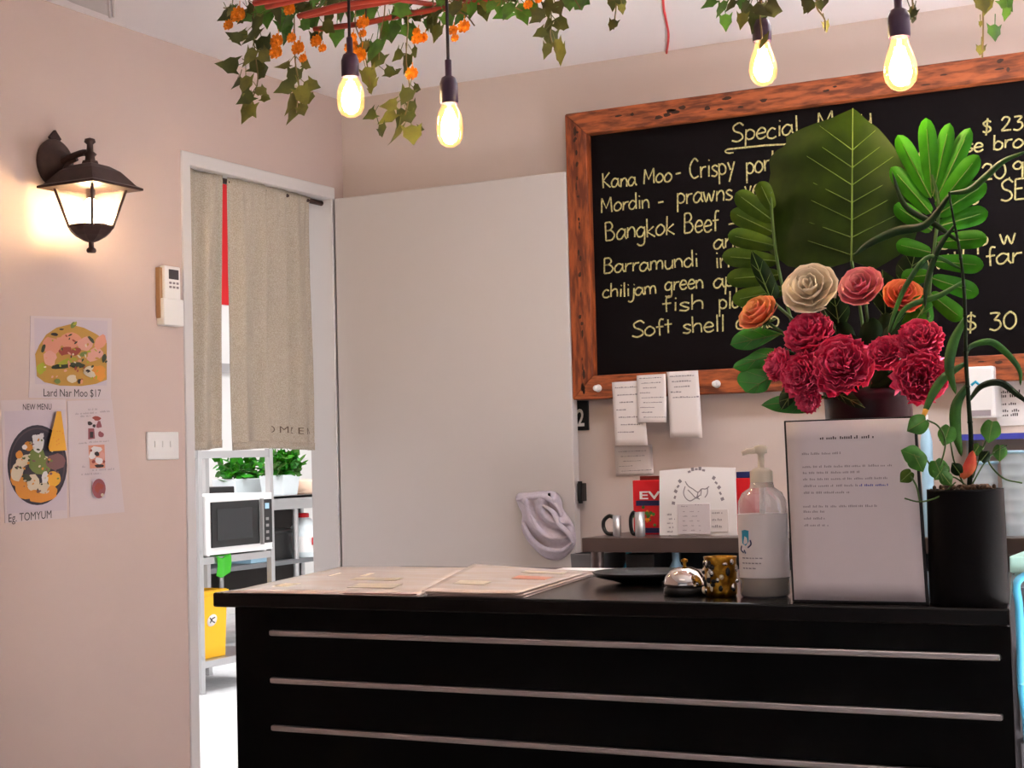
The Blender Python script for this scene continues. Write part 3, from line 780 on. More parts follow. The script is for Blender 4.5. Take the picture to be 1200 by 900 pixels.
class Flat:
    """printed shapes on a wall sheet, in the sheet's own pixel frame; each layer .15 mm prouder than the last"""

    def __init__(s): s.q = MB(); s.n = 0; s.m = []

    def poly(s, pts, mt):
        s.n += 1; x = WP + .0003 + .00012 * s.n
        if mt not in s.m: s.m.append(mt)
        s.q.cur = s.m.index(mt); s.q.add([Vector((x, wpt(*p).y, wpt(*p).z)) for p in pts], [tuple(range(len(pts)))[::-1]], False)

    def ell(s, cx, cy, rx, ry, mt, rot=0, n=20, jit=0, rnd=None):
        pts = []
        for i in range(n):
            t = 2 * math.pi * i / n; k = 1 + (rnd.uniform(-jit, jit) if rnd else 0); x, y = rx * k * math.cos(t), ry * k * math.sin(t)
            pts.append((cx + x * math.cos(rot) - y * math.sin(rot), cy + x * math.sin(rot) + y * math.cos(rot)))
        s.poly(pts, mt)

    def build(s, name, par): return s.q.build(name, [M[k] for k in s.m], par)


for n_, c_ in dict(f_bg='cdbcc4', f_bowl='2b2430', f_rim='4a3a40', f_orange='d98a2e', f_cream='d9c8ae', f_white='e6e0de', f_green='6f7d3a', f_dkgreen='343a22', f_meat='7a5250',
                   f_cracker='e0a02c', f_salmon='d98f74', f_pink='d89a8c', f_red='9a4030', f_lime='a3a524', f_noodle='b98a3a', f_plum='8f4a50', f_dark='2a1c1c').items(): M[n_] = mat('print_' + n_[2:], lin(tuple(int(c_[i:i + 2], 16) / 255 * .86 for i in (0, 2, 4))), .6)

# noodle dish poster
ps, P4 = quad_sheet([(36, 370), (131, 373), (130, 468), (34, 466)], 'food_poster', 'white poster of a stir fried noodle dish, topmost of the three on the left wall', 'poster', 'poster_paper')
f = Flat(); g = random.Random(11)
f.poly([(40, 373), (126, 376), (125, 452), (41, 450)], 'f_bg')
def clip(x, y, rx, ry): return min(max(x, 41 + rx), 124.5 - rx), min(max(y, 378 + ry), 450 - ry)
f.poly([(41, 415), (46, 404), (54, 392), (66, 384), (82, 380), (98, 384), (112, 391), (122, 398), (125, 402), (125, 445), (112, 450), (95, 452.5), (70, 452), (52, 448), (43, 441)], 'f_noodle')
for cx, cy, rx, ry, mt, ro in ((60, 405, 12, 10, 'f_salmon', .3), (58, 419, 9, 9, 'f_pink', 0), (83, 399, 14, 9, 'f_salmon', -.2), (100, 403, 10, 8, 'f_pink', .4), (111, 415, 11, 8, 'f_pink', -.6), (117, 401, 7, 9, 'f_salmon', .5),
                               (76, 411, 9, 5, 'f_red', -.3), (88, 412, 8, 4, 'f_red', -.5), (70, 400, 6, 5, 'f_salmon', 0), (48, 432, 6, 7, 'f_lime', .4), (58, 440, 9, 6, 'f_noodle', .2), (115, 437, 9, 9, 'f_orange', 0),
                               (72, 429, 13, 3, 'f_dkgreen', -.15), (90, 428, 10, 3.5, 'f_dkgreen', .1), (79, 423, 13, 3.2, 'f_lime', -.28), (97, 415, 5, 2.5, 'f_green', -.5), (50, 408, 2.5, 5, 'f_dkgreen', .3), (106, 398, 6, 2, 'f_dkgreen', .8), (63, 392, 5, 1.8, 'f_dark', .1),
                               (121, 420, 3, 5, 'f_dkgreen', .2), (85, 381, 4.5, 2.8, 'f_green', -.9), (87, 379, 3, 1.5, 'f_lime', -.8), (71, 386, 3, 1, 'f_dark', 0), (103, 432, 7, 3, 'f_cream', -.3), (104, 438, 8, 4, 'f_cream', .3), (102, 435, 3, 2, 'f_dark', .2), (83, 444, 6, 5, 'f_cream', .2), (92, 447, 3, 3, 'f_dark', .2), (66, 447, 4, 3, 'f_green', 0)):
    cx, cy = clip(cx, cy, rx * .8, ry * .8); f.ell(cx, cy, rx * .9, ry, mt, ro, 14, .14, g)
for _ in range(70):
    cx, cy = g.gauss(83, 20), g.gauss(420, 15)
    if 44 < cx < 122 and 388 < cy < 448 and (cy - 420) ** 2 / 900 + (cx - 83) ** 2 / 1700 < 1: f.ell(cx, cy, g.uniform(1, 3), g.uniform(.7, 1.6), g.choice(('f_salmon', 'f_red', 'f_dkgreen', 'f_cream', 'f_noodle', 'f_pink', 'f_lime')), g.uniform(0, 3), 7)
f.build('dish_photo', ps)
N_ = XV
t = MB(); o = wpt(50, 464.5); e = wpt(118, 465); print_text(t, 'Lard Nar Moo $17', o + N_ * .0006, (e - o).normalized(), ZV, N_, (wpt(50, 455).z - o.z) / .73, width=(e - o).length); t.build('caption', M['ink'], ps)

# bowl poster
ps, P4 = quad_sheet([(1, 469), (77, 468), (79, 607), (6, 613)], 'food_poster', 'white poster of a dark soup bowl with yellow cracker, lower left on the wall', 'poster', 'poster_paper')
f = Flat(); f.poly([(5, 482), (77, 480), (78, 598), (8, 602)], 'f_bg')
f.ell(43.5, 545, 35, 47, 'f_bowl', 0, 36); f.ell(43.5, 545, 32.5, 44, 'f_rim', 0, 36); f.ell(43.5, 544, 31, 41, 'f_bowl', 0, 36)
for cx, cy, rx, ry, mt, ro in ((30, 575, 14, 10, 'f_orange', .4), (50, 581, 16, 7, 'f_orange', -.2), (62, 562, 9, 9, 'f_cracker', .2), (20, 560, 8, 13, 'f_orange', -.3), (20, 553, 7, 12, 'f_cream', .3), (27, 540, 10, 6, 'f_cream', -.6), (22, 533, 4, 5, 'f_orange', 0), (33, 523, 6, 5, 'f_orange', .5),
                               (47, 545, 14, 12, 'f_green', .2), (43, 535, 10, 9, 'f_green', 0), (65, 541, 12, 9, 'f_meat', -.1), (44, 520, 7, 11, 'f_white', .1), (41, 514, 4, 5, 'f_white', -.5), (47, 512, 3, 5, 'f_white', .5), (28, 524, 3, 3, 'f_white', 0),
                               (38, 565, 7, 10, 'f_cream', .1), (52, 560, 4, 8, 'f_white', .1), (51, 572, 7, 7, 'f_cream', 0), (30, 560, 6, 4, 'f_dkgreen', .4), (24, 570, 4, 4, 'f_orange', 0), (60, 575, 6, 6, 'f_orange', .2)):
    f.ell(cx, cy, rx, ry, mt, ro, 14, .12, g)
for _ in range(60):
    an, rr = g.uniform(0, 6.28), math.sqrt(g.random()); f.ell(43 + 26 * rr * math.cos(an), 548 + 34 * rr * math.sin(an), g.uniform(.8, 2.4), g.uniform(.7, 1.8), g.choice(('f_green', 'f_dkgreen', 'f_orange', 'f_cream', 'f_meat')), g.uniform(0, 3), 7)
f.poly([(63, 482), (68, 482), (74.5, 528), (55, 529), (53, 524), (57, 508)], 'f_cracker')
for _ in range(9): f.ell(g.uniform(59, 70), g.uniform(500, 524), 1, .8, 'f_orange', 0, 7)
f.build('dish_photo', ps)
t = MB()
o = wpt(26, 480.5); e = wpt(60, 480); print_text(t, 'NEW MENU', o + N_ * .0006, (e - o).normalized(), ZV, N_, (wpt(26, 473).z - o.z) / .73, width=(e - o).length)
o = wpt(9, 612); e = wpt(60, 607); print_text(t, 'Eg. TOMYUM', o + N_ * .0006, (e - o).normalized(), ZV, N_, (wpt(9, 602).z - o.z) / .73, width=(e - o).length)
t.build('caption', M['ink'], ps)

# small picture leaflet
ps, P4 = quad_sheet([(79, 470), (131, 468), (146, 600), (82, 606)], 'leaflet', 'white leaflet with three small photos in a column, lower right of the wall posters', 'leaflet', 'poster_paper')
f = Flat()
for x, y, rx, ry, mt in ((113, 490, 5, 2.5, 'f_red'), (105, 496, 3, 3, 'f_dark'), (116, 498, 3.5, 4, 'f_plum'), (110, 499, 2, 2, 'f_dark'), (118, 509, 3, 3.5, 'f_plum')): f.ell(x, y, rx, ry, mt, 0, 10, .3, g)
f.poly([(103, 502), (110, 502), (111, 514), (103, 515)], 'f_plum'); f.poly([(105, 506), (109, 506), (109, 513), (105, 513)], 'f_dark')
f.poly([(103, 522), (122, 521), (123, 548.5), (105, 549)], 'f_salmon')
for x, y, rx, ry, mt in ((113, 527, 6, 4, 'f_white'), (108, 533, 4, 5, 'f_white'), (119, 534, 3, 5, 'f_pink'), (113, 532, 3, 2.5, 'f_dark'), (115, 540, 5, 4, 'f_white'), (116, 546, 6, 2.2, 'f_dark'), (106, 528, 1.5, 2, 'f_red'), (121, 541, 1.5, 2, 'f_red'), (109, 541, 2, 2, 'f_red')): f.ell(x, y, rx, ry, mt, 0, 9, .2, g)
f.poly([(106, 561), (122, 561), (123, 584), (108, 584)], 'f_bg'); f.ell(115, 572.5, 8, 11.5, 'f_plum', 0, 20); f.ell(115, 572, 5, 7, 'f_red', .2, 12, .2, g); f.ell(117, 577, 2.5, 4, 'f_plum', .2, 9); f.ell(119, 580, 2, 2, 'f_cream', 0, 8)
f.build('photo_column', ps)
t = MB(); g = random.Random(8)
for x, y, l in ((103, 481, 12), (88, 486, 26), (117, 483.5, 12), (94, 489, 12), (92, 520.5, 10), (104, 519, 24), (96, 548, 4), (95, 557, 24), (108, 552, 26)):
    o = wpt(x, y); e = wpt(x + l, y - l * .06); dashes(t, o + N_ * .0006, (e - o).normalized(), ZV, N_, (e - o).length, .0055, g)
t.build('caption_lines', M['ink_soft'], ps)

# ------------------------------------------------------------------ curtains in the doorway
XC = -3.0
rod = MB().lathe([(.009, 3.66), (.009, 4.43)], (0, 0, 0), seg=14, axis='Y')
for v in rod.v: v += Vector((XC, 0, 2.024))
tag(rod.build('curtain_rod', M['iron']), 'thin dark curtain rod across the top of the doorway', 'rod')


def curtain(ya, yb_, ya2, yb2, z_b, label, seed, folds, text=None):
    t = thing('linen_curtain', label, 'curtain', (XC, (ya + yb_) / 2, z_b), None); g = random.Random(seed)
    ph = [(g.uniform(0, 6), g.uniform(.7, 1.3)) for _ in range(6)]

    def fn(u, v):
        y = (ya + (yb_ - ya) * u) * (1 - v) + (ya2 + (yb2 - ya2) * u) * v; z = 2.036 + (z_b - 2.036) * v
        am = .006 + .010 * min(1, v * 3) * (1 - .45 * v)
        x = am * math.sin(u * folds * 6.283 + ph[0][0]) + .006 * math.sin(u * folds * 11 + ph[1][0] + v * 1.2) * (1 - v * .6) + .004 * math.sin(v * 5 + u * 4 + ph[2][0])
        if v < .02: x *= .4
        return Vector((XC + .014 + x, y, z + .004 * math.sin(u * 5 + seed)))
    MB().grid(fn, 72, 40).build('cloth', M['linen'], t, solid=.0022)
    h = MB(); h.grid(lambda u, v: fn(u, .972 + .028 * v) + Vector((.0022, 0, 0)), 72, 2); h.build('hem', M['linen'], t, solid=.002)
    if text:
        q = MB(); u0, v0, wu, s = text[1:]
        tmp = MB(); print_text(tmp, text[0], (0, 0, 0), XV, YV, ZV, 1, width=1)
        for f_ in tmp.f:
            q.add([fn(u0 + wu * tmp.v[i].x, v0 - s * tmp.v[i].y) + Vector((.0065, 0, 0)) for i in f_], [tuple(range(len(f_)))], False)
        q.build('embroidery', M['embroid'], t)


curtain(3.66, 3.868, 3.66, 3.826, at(240, 526, 0, XC).z, 'narrow beige linen curtain panel hanging at the left of the doorway', 2, 2.2)
curtain(3.898, 4.345, 3.918, 4.335, at(310, 527, 0, XC).z, 'wide beige linen curtain panel with dark embroidered letters at the hem', 6, 4.2, ('O M  Z E N', .40, .94, .50, .036))

# ------------------------------------------------------------------ kitchen
RX = -5.08
rk = thing('wire_rack', 'steel shelving rack holding the microwave in the kitchen beyond the doorway', 'rack', (RX - .25, 6.65, 0))
RY0, RY1, RD = 6.36, 6.965, .45
for x in (RX - .017, RX - RD):
    for y in (RY0, RY1):
        q = MB(); q.box((x, y, .615), (.032, .032, 1.23)); q.box((x, y, .006), (.036, .036, .012)); q.box((x + .018, y, .71), (.004, .012, .02)); q.box((x + .018, y, .18), (.004, .012, .02)); q.build('post', M['steel'], rk, bevel=.003)
for z in (.145, .665):
    q = MB(); q.span((RX - RD, RY0 - .01, z - .018), (RX - .004, RY1 + .01, z + .018)); q.build('shelf', M['steel'], rk, bevel=.003)
q = MB(); q.span((RX - .03, RY0 - .3, 1.185), (RX - .006, RY1, 1.222)); q.span((RX - RD, RY0, 1.185), (RX - RD + .02, RY1, 1.222)); q.span((RX - RD, RY0 - .012, 1.19), (RX, RY0 + .012, 1.22)); q.span((RX - RD, RY1 - .012, 1.19), (RX, RY1 + .012, 1.22))
q.build('top_rail', M['steel'], rk, bevel=.002)
MZ0, MZ1 = .684, .995
mw = thing('microwave', 'white microwave oven with a black glass door on the steel rack', 'microwave', (RX - .2, 6.67, MZ0))
MX = RX + .012; MY0, MY1 = 6.385, 6.945
q = MB(); q.span((RX - .36, MY0, MZ0 + .008), (MX, MY1, MZ1))
for x in (RX - .33, MX - .03):
    for y in (MY0 + .04, MY1 - .04): q.span((x - .012, y - .012, MZ0), (x + .012, y + .012, MZ0 + .01))
q.build('case', M['white_plastic'], mw, bevel=.006)
q = MB(); q.span((MX - .002, MY0 + .035, MZ0 + .045), (MX + .010, MY1 - .125, MZ1 - .035)); q.build('door', M['black_plastic'], mw, bevel=.002)
q = MB(); q.span((MX + .009, MY0 + .075, MZ0 + .08), (MX + .0115, MY1 - .19, MZ1 - .07)); q.build('window', M['dark_glass'], mw)
q = MB(); q.span((MX + .006, MY1 - .118, MZ0 + .04), (MX + .026, MY1 - .106, MZ1 - .03)); q.build('handle', M['grey_plastic'], mw, bevel=.002)
q = MB(); q.span((MX - .002, MY1 - .1, MZ0 + .045), (MX + .009, MY1 - .012, MZ1 - .035)); q.build('control_panel', M['black_plastic'], mw, bevel=.002)
q = MB(); q.span((MX + .0085, MY1 - .075, MZ1 - .085), (MX + .0105, MY1 - .04, MZ1 - .055)); q.build('display', M['pale_blue'], mw)
for r_ in range(4):
    q = MB(); q.span((MX + .0085, MY1 - .07, MZ0 + .06 + r_ * .035), (MX + .0108, MY1 - .045, MZ0 + .075 + r_ * .035)); q.build('button', M['grey_plastic'], mw)
# yellow crate with a white badge
a, c = at(222, 770, 0, RX - .03), at(266, 700, 0, RX - .03)
ck = thing('yellow_crate', 'yellow plastic bin with a white oval badge on the bottom of the steel rack', 'bin', (RX - .2, (a.y + c.y) / 2, .164))
y0, y1, z0, z1 = 6.23, 6.62, .164, .51; xf = RX - .045
y0 = RY0 + .02
q = MB(); ins = .012
oq = [(xf - .36, y0), (xf, y0), (xf, y1), (xf - .36, y1)]
q.add([(x + (0.01 if x < xf else -.01), y + (.01 if y < y1 else -.01), z0) for x, y in oq] + [(x, y, z1) for x, y in oq] + [(x + (ins if x < xf else -ins), y + (ins if y < y1 else -ins), z1) for x, y in oq] + [(x + (ins * 1.8 if x < xf else -ins * 1.8), y + (ins * 1.8 if y < y1 else -ins * 1.8), z0 + .01) for x, y in oq],
      [(3, 2, 1, 0)] + [(i, (i + 1) % 4, 4 + (i + 1) % 4, 4 + i) for i in range(4)] + [(4 + i, 4 + (i + 1) % 4, 8 + (i + 1) % 4, 8 + i) for i in range(4)] + [(8 + i, 8 + (i + 1) % 4, 12 + (i + 1) % 4, 12 + i) for i in range(4)] + [(12, 13, 14, 15)], False)
q.build('bin_shell', M['yellow'], ck, bevel=.004)
q = MB(); q.span((xf - .004, y0 - .006, z1 - .03), (xf + .006, y1 + .006, z1 - .004)); q.build('rim', M['yellow'], ck, bevel=.003)
bc = at(249, 727, 0, xf)
q = MB(); q.lathe([(.001, 0), (.034, 0), (.034, .003), (.001, .003)], (0, 0, 0), seg=24, axis='X')
for v in q.v: v.y *= 1.15; v.z *= .85
q.v = [Vector((v.x + xf - .004, bc.y + v.y, bc.z + v.z + .2 * v.y)) for v in q.v]; q.build('badge', M['paper'], ck)
q = MB()
for s in (-1, 1): q.tube([(xf + .0005, bc.y - .018 * s, bc.z - .012), (xf + .0005, bc.y - .004 * s, bc.z + .008 * s), (xf + .0005, bc.y + .02 * s, bc.z + .014)], .003, 6)
q.build('badge_mark', M['ink'], ck)
g_ = at(262, 666, 0, RX + .004)
q = MB(); q.grid(lambda u, v: Vector((RX + .004 + .006 * math.sin(u * 7), g_.y - .055 + .11 * u + .006 * math.sin(v * 4), .684 - .10 * v - .012 * math.sin(u * 4))), 14, 8)
q.grid(lambda u, v: Vector((RX + .004 - .10 * v, g_.y - .055 + .11 * u, .6845 + .001 * math.sin(u * 9))), 14, 3)
tag(q.build('cleaning_cloth', M['green_cloth'], solid=.003), 'bright green cloth hanging over the rack shelf under the microwave', 'cloth')
# white fridge corner left of the rack
fr = thing('white_appliance', 'white appliance partly hidden by the doorway, behind the left rack post', 'appliance', (-5.88, 6.1, 0))
q = MB(); q.span((-6.1, 5.75, .02), (-5.66, 6.92, 1.0)); q.build('cabinet', M['white_plastic'], fr, bevel=.01)
q = MB(); q.span((-5.66, 5.78, .68), (-5.645, 6.89, .98)); q.build('door', M['white_plastic'], fr, bevel=.006)
q = MB(); q.span((-5.645, 6.0, .70), (-5.62, 6.04, .92)); q.build('handle', M['grey_plastic'], fr, bevel=.004)
q = MB(); q.span((-6.08, 5.8, 0), (-5.68, 6.86, .025)); q.build('plinth', M['black_plastic'], fr)

# prep bench behind the rack
KX = -6.05; a = at(370, 583, 0, KX); KZ = at(350, 580, 0, KX).z
pb_ = thing('prep_bench', 'stainless kitchen bench behind the rack with a lower shelf', 'bench', (KX - .4, 8.4, 0))
ky0, ky1 = 7.0, 9.6
q = MB(); zlow = at(350, 596, 0, KX).z; q.span((KX - .7, ky0, KZ - .02), (KX, ky1, KZ)); q.span((KX - .012, ky0, zlow), (KX, ky1, KZ)); q.build('bench_top', M['steel'], pb_, bevel=.003)
kz2 = at(350, 655, 0, KX).z
MB().span((KX - .7, ky0, kz2 - .03), (KX - .02, ky1, kz2)).build('under_shelf', M['steel_dark'], pb_, bevel=.003)
MB().span((KX - .7, ky0, .2), (KX - .69, ky1, KZ - .03)).build('back_panel', mat('dark_back_panel', '2c2522', .7), pb_)
for y in (ky0 + .05, 8.6, ky1 - .05):
    for x in (KX - .04, KX - .66): MB().lathe([(.02, 0), (.02, KZ - .02)], (x, y, 0), seg=12).build('leg', M['steel'], pb_)
# bleach bottle
bx = KX - .1; a, c = at(346, 655, 0, bx), at(367, 655, 0, bx); r = (c.y - a.y) / 2; cy_ = (a.y + c.y) / 2; hz = at(357, 601, 0, bx).z - kz2
bl = thing('cleaner_bottle', 'white cleaner bottle with a red cap on the shelf under the kitchen bench', 'bottle', (bx, cy_, kz2))
q = MB()
q.lathe([(r * .95, kz2), (r, kz2 + .01), (r, kz2 + hz * .55), (r * .8, kz2 + hz * .7), (r * .45, kz2 + hz * .84), (r * .32, kz2 + hz * .9)], (bx, cy_, 0), seg=24); q.build('bottle_body', M['tub_white'], bl)
MB().lathe([(r * .36, kz2 + hz * .9), (r * .36, kz2 + hz * .985), (r * .3, kz2 + hz)], (bx, cy_, 0), seg=18).build('cap', M['red'], bl)
MB().lathe([(r * 1.01, kz2 + hz * .12), (r * 1.01, kz2 + hz * .48)], (bx, cy_, 0), seg=24).build('label_band', M['paper'], bl)
q = MB(); y_ = cy_ - .02; q.span((bx + r * 1.0, cy_ - r * .55, kz2 + hz * .28), (bx + r * 1.03, cy_ + r * .05, kz2 + hz * .45)); q.build('label_patch', M['red'], bl)
q = MB(); q.span((bx + r * 1.0, cy_ - r * .1, kz2 + hz * .18), (bx + r * 1.03, cy_ + r * .5, kz2 + hz * .27)); q.build('label_patch', M['pale_blue'], bl)
MB().tube(catmull([(bx, cy_ + r * .35, kz2 + hz * .86), (bx, cy_ + r * .95, kz2 + hz * .78), (bx, cy_ + r * .98, kz2 + hz * .6)]), r * .13).build('handle', M['tub_white'], bl)
# black tub, blue tray
a, c = at(322, 652, 0, KX - .08), at(343, 652, 0, KX - .08); zz = at(330, 620, 0, KX - .08).z
q = MB(); q.span((KX - .4, a.y, kz2), (KX - .08, c.y, zz)); q.span((KX - .41, a.y - .012, zz - .03), (KX - .07, c.y + .012, zz - .005))
tag(q.build('storage_tub', M['black_plastic'], bevel=.006), 'black storage tub beside the cleaner bottle under the kitchen bench', 'tub')
a, c = at(294, 655, 0, KX - .05), at(313, 655, 0, KX - .05)
q = MB(); q.span((KX - .35, a.y, kz2), (KX - .05, c.y, kz2 + .035)); q.span((KX - .36, a.y - .012, kz2 + .028), (KX - .04, c.y + .012, kz2 + .04))
tag(q.build('tray', M['pale_blue'], bevel=.004), 'pale blue tray on the shelf under the kitchen bench, seen below the microwave', 'tray')
# herb tubs on the bench
def herb(px0, px1, ptop, pbot, x, label, seed, n, ls):
    a, c = at(px0, pbot, 0, x), at(px1, pbot, 0, x); zb2 = KZ; zt2 = at(px0, ptop, 0, x).z; g = random.Random(seed)
    t = thing('herb_tub', label, 'herbs', (x, (a.y + c.y) / 2, zb2)); tubh = (zt2 - zb2) * .5
    q = MB(); w2 = (c.y - a.y) / 2; cy = (a.y + c.y) / 2
    qv = [(x - .1, cy - w2), (x + .1, cy - w2), (x + .1, cy + w2), (x - .1, cy + w2)]
    q.add([(u - math.copysign(.015, u - x), v - math.copysign(.015, v - cy), zb2) for u, v in qv] + [(u, v, zb2 + tubh) for u, v in qv], [(3, 2, 1, 0), (4, 5, 6, 7)] + [(i, (i + 1) % 4, 4 + (i + 1) % 4, 4 + i) for i in range(4)], False)
    q.build('tub', M['tub_white'], t, bevel=.006)
    q = MB()
    for _ in range(n):
        b0 = Vector((x + g.uniform(-.07, .09), cy + g.uniform(-w2, w2) * 1.1, zb2 + tubh + g.uniform(-.01, (zt2 - zb2 - tubh))))
        d = Vector((g.uniform(-.4, 1), g.uniform(-1, 1), g.uniform(-.3, .9))).normalized(); s_ = d.cross(Vector((g.uniform(-1, 1), g.uniform(-1, 1), 1))).normalized(); l = ls * g.uniform(.7, 1.3)
        q.cur = g.choice((0, 0, 1, 2))
        q.add([b0, b0 + d * l * .3 + s_ * l * .3, b0 + d * l * .75 + s_ * l * .22, b0 + d * l, b0 + d * l * .75 - s_ * l * .22, b0 + d * l * .3 - s_ * l * .3], [(0, 1, 2, 3, 4, 5)], False)
    q.build('foliage', [M['bright'], M['ivy3'], M['split']], t)


herb(318, 338, 533, 580, KX - .12, 'white tub of leafy green herbs at the right end of the kitchen bench', 1, 150, .075)
herb(262, 312, 541, 581, KX - .42, 'long tub of pale green herbs behind the microwave on the kitchen bench', 2, 220, .07)
a, c = at(222, 568, 0, KX - .05), at(256, 568, 0, KX - .05)
q = MB(); q.span((KX - .4, a.y, KZ), (KX - .06, c.y + .22, KZ + .03)); q.span((KX - .38, a.y + .02, KZ + .03), (KX - .08, c.y + .2, KZ + .075))
tag(q.build('hotplate', M['black_plastic'], bevel=.006), 'black hotplate on the kitchen bench, seen above the microwave', 'hotplate')
a, c = at(260, 572, 0, KX - .02), at(281, 560, 0, KX - .02)
q = MB(); q.span((KX - .03, a.y, a.z - .03), (KX - .015, c.y, c.z))
a, c = at(352, 583, 0, KX - .1), at(372, 583, 0, KX - .1)
q = MB(); q.lathe([(.09, KZ), (.11, KZ + .01), (.115, KZ + .085), (.105, KZ + .09), (.001, KZ + .10)], (KX - .15, (a.y + c.y) / 2 + .03, 0), seg=28)
tag(q.build('food_bowl', mat('peach_plastic', 'f0cdb4', .5)), 'pale peach bowl on the kitchen bench next to the door jamb', 'bowl')

# ------------------------------------------------------------------ things lying on the counter
def ct(px, py): return at(px, py, 2, CT + .002)


def flat_stack(name, label, cat, quads, mt, lift=.0012):
    """quads: list of 4 pixel corners (front-left, front-right, back-right, back-left), bottom sheet first"""
    P0 = [ct(*p) for p in quads[0]]; t = thing(name, label, cat, sum(P0, Vector()) / 4)
    for i, qd in enumerate(quads):
        Q = [ct(*p) for p in qd]; z0 = CT + .0005 + i * lift * 1.6
        q = MB(); q.grid(lambda u, v: (Q[0] * (1 - u) + Q[1] * u) * (1 - v) + (Q[3] * (1 - u) + Q[2] * u) * v + Vector((0, 0, z0 - CT - .002 + .0008 * math.sin(u * 5 + i))), 16, 8)
        q.build('page', M[mt], t, solid=.0009, soff=1)
    return t, z0 + .001


def band_on(t, Q, z, u0, u1, v0, v1, mt, name):
    Q = [ct(*p) for p in Q]
    f = lambda u, v: (Q[0] * (1 - u) + Q[1] * u) * (1 - v) + (Q[3] * (1 - u) + Q[2] * u) * v
    q = MB(); vs = [f(u0, v0), f(u1, v0), f(u1, v1), f(u0, v1)]
    q.add([Vector((p.x, p.y, z)) for p in vs] + [Vector((p.x, p.y, z - .0004)) for p in vs], [(0, 1, 2, 3), (7, 6, 5, 4)] + [(i, i + 4, (i + 1) % 4 + 4, (i + 1) % 4) for i in range(4)], False)
    return q.build(name, M[mt], t)


Q1 = [(262, 694), (491, 697.5), (548, 664), (398, 664)]
mn, z = flat_stack('menu_sheet', 'large laminated beige menu sheet covering the left end of the black counter', 'menu', [Q1], 'menu')
band_on(mn, Q1, z + .0012, .62, .985, .006, .03, 'menu_edge', 'dark_red_edge')
g = random.Random(21)
for (u, v, du, dv) in ((.12, .2, .22, .12), (.42, .45, .3, .1), (.55, .2, .25, .14), (.2, .6, .25, .12)): band_on(mn, Q1, z + .0006, u, u + du, v, v + dv, 'rose_cream' if u < .3 else 'f_cream', 'printed_panel')
Q2 = [(494, 697.5), (611, 699.5), (700, 672), (560, 664)]
mn, z = flat_stack('menu_booklet', 'laminated menu booklet with fanned pages on the counter, right of the large sheet', 'menu',
                   [[(500, 697.5), (614, 699), (708, 669), (560, 663.5)], [(497, 697.5), (612, 699.3), (703, 671), (558, 663.7)], [(494, 697.5), (608, 699.5), (690, 674), (556, 664)]], 'menu', .0022)
for (u, v, du, dv) in ((.15, .25, .3, .12), (.55, .5, .3, .12), (.5, .75, .35, .08)): band_on(mn, Q2, z + .0006, u, u + du, v, v + dv, 'f_salmon' if u > .52 else 'f_cream', 'printed_panel')
flat_stack('paper_sheet', 'plain white paper sheet at the back edge of the counter behind the tray', 'paper', [[(640, 669), (778, 672.5), (772, 667), (660, 665)]], 'paper')
# black dish
p = ct(752, 684); p.x = at(752, 684, 1, p.y + .05).x; q = MB()
q.lathe([(.035, CT), (.045, CT + .002), (.085, CT + .012), (.094, CT + .021), (.092, CT + .022), (.082, CT + .014), (.04, CT + .005), (.001, CT + .005)], (p.x, p.y + .05, 0), seg=40)
tag(q.build('dish', M['black_plastic']), 'shallow black dish on the counter behind the call bell', 'dish')
# call bell
p = ct(803, 697.5); p.y += .035; p.x = at(803, 690, 1, p.y).x
cbell = thing('call_bell', 'chrome call bell with a dark base on the counter beside the gold jar', 'bell', (p.x, p.y, CT)); r = .0375
MB().lathe([(r * .95, CT), (r, CT + .003), (r * .98, CT + .012), (r * .8, CT + .016)], (p.x, p.y, 0), seg=36).build('base', M['black_plastic'], cbell)
MB().lathe([(r * .96, CT + .016), (r * .98, CT + .02), (r * .9, CT + .031), (r * .68, CT + .041), (r * .35, CT + .0465), (.004, CT + .048)], (p.x, p.y, 0), seg=36).build('dome', M['silver'], cbell)
MB().lathe([(.003, CT + .047), (.003, CT + .055), (.006, CT + .056), (.006, CT + .06), (.001, CT + .062)], (p.x, p.y, 0), seg=14).build('plunger', M['brass'], cbell)
# gold jar
p = ct(845, 699); p.y += .03; p.x = at(845, 690, 1, p.y).x
jr = thing('gold_jar', 'small patterned gold glass jar on the counter between bell and pump bottle', 'jar', (p.x, p.y, CT)); r = .0275
q = MB(); hh = .067
prof = [(r * .9, CT), (r, CT + .004)] + [(r * (1 + .02 * (i % 2)), CT + .008 + i * (hh - .014) / 8) for i in range(9)] + [(r * 1.04, CT + hh), (r * .9, CT + hh), (r * .88, CT + hh - .02), (.001, CT + hh - .02)]
q.lathe(prof, (p.x, p.y, 0), seg=32); q.build('jar_body', M['brass'], jr)
g = random.Random(14); q = MB(); 
for _ in range(34):
    an = g.uniform(math.pi * .95, math.pi * 2.05); z = CT + g.uniform(.01, hh - .008); q.cur = g.choice((0, 1, 2, 2))
    q.ball((p.x + r * math.cos(an), p.y + r * math.sin(an), z), g.uniform(.003, .0055), None, g.uniform(.003, .008), 8)
q.build('glass_beads', [M['silver'], M['rose_cream'], M['black_plastic']], jr)
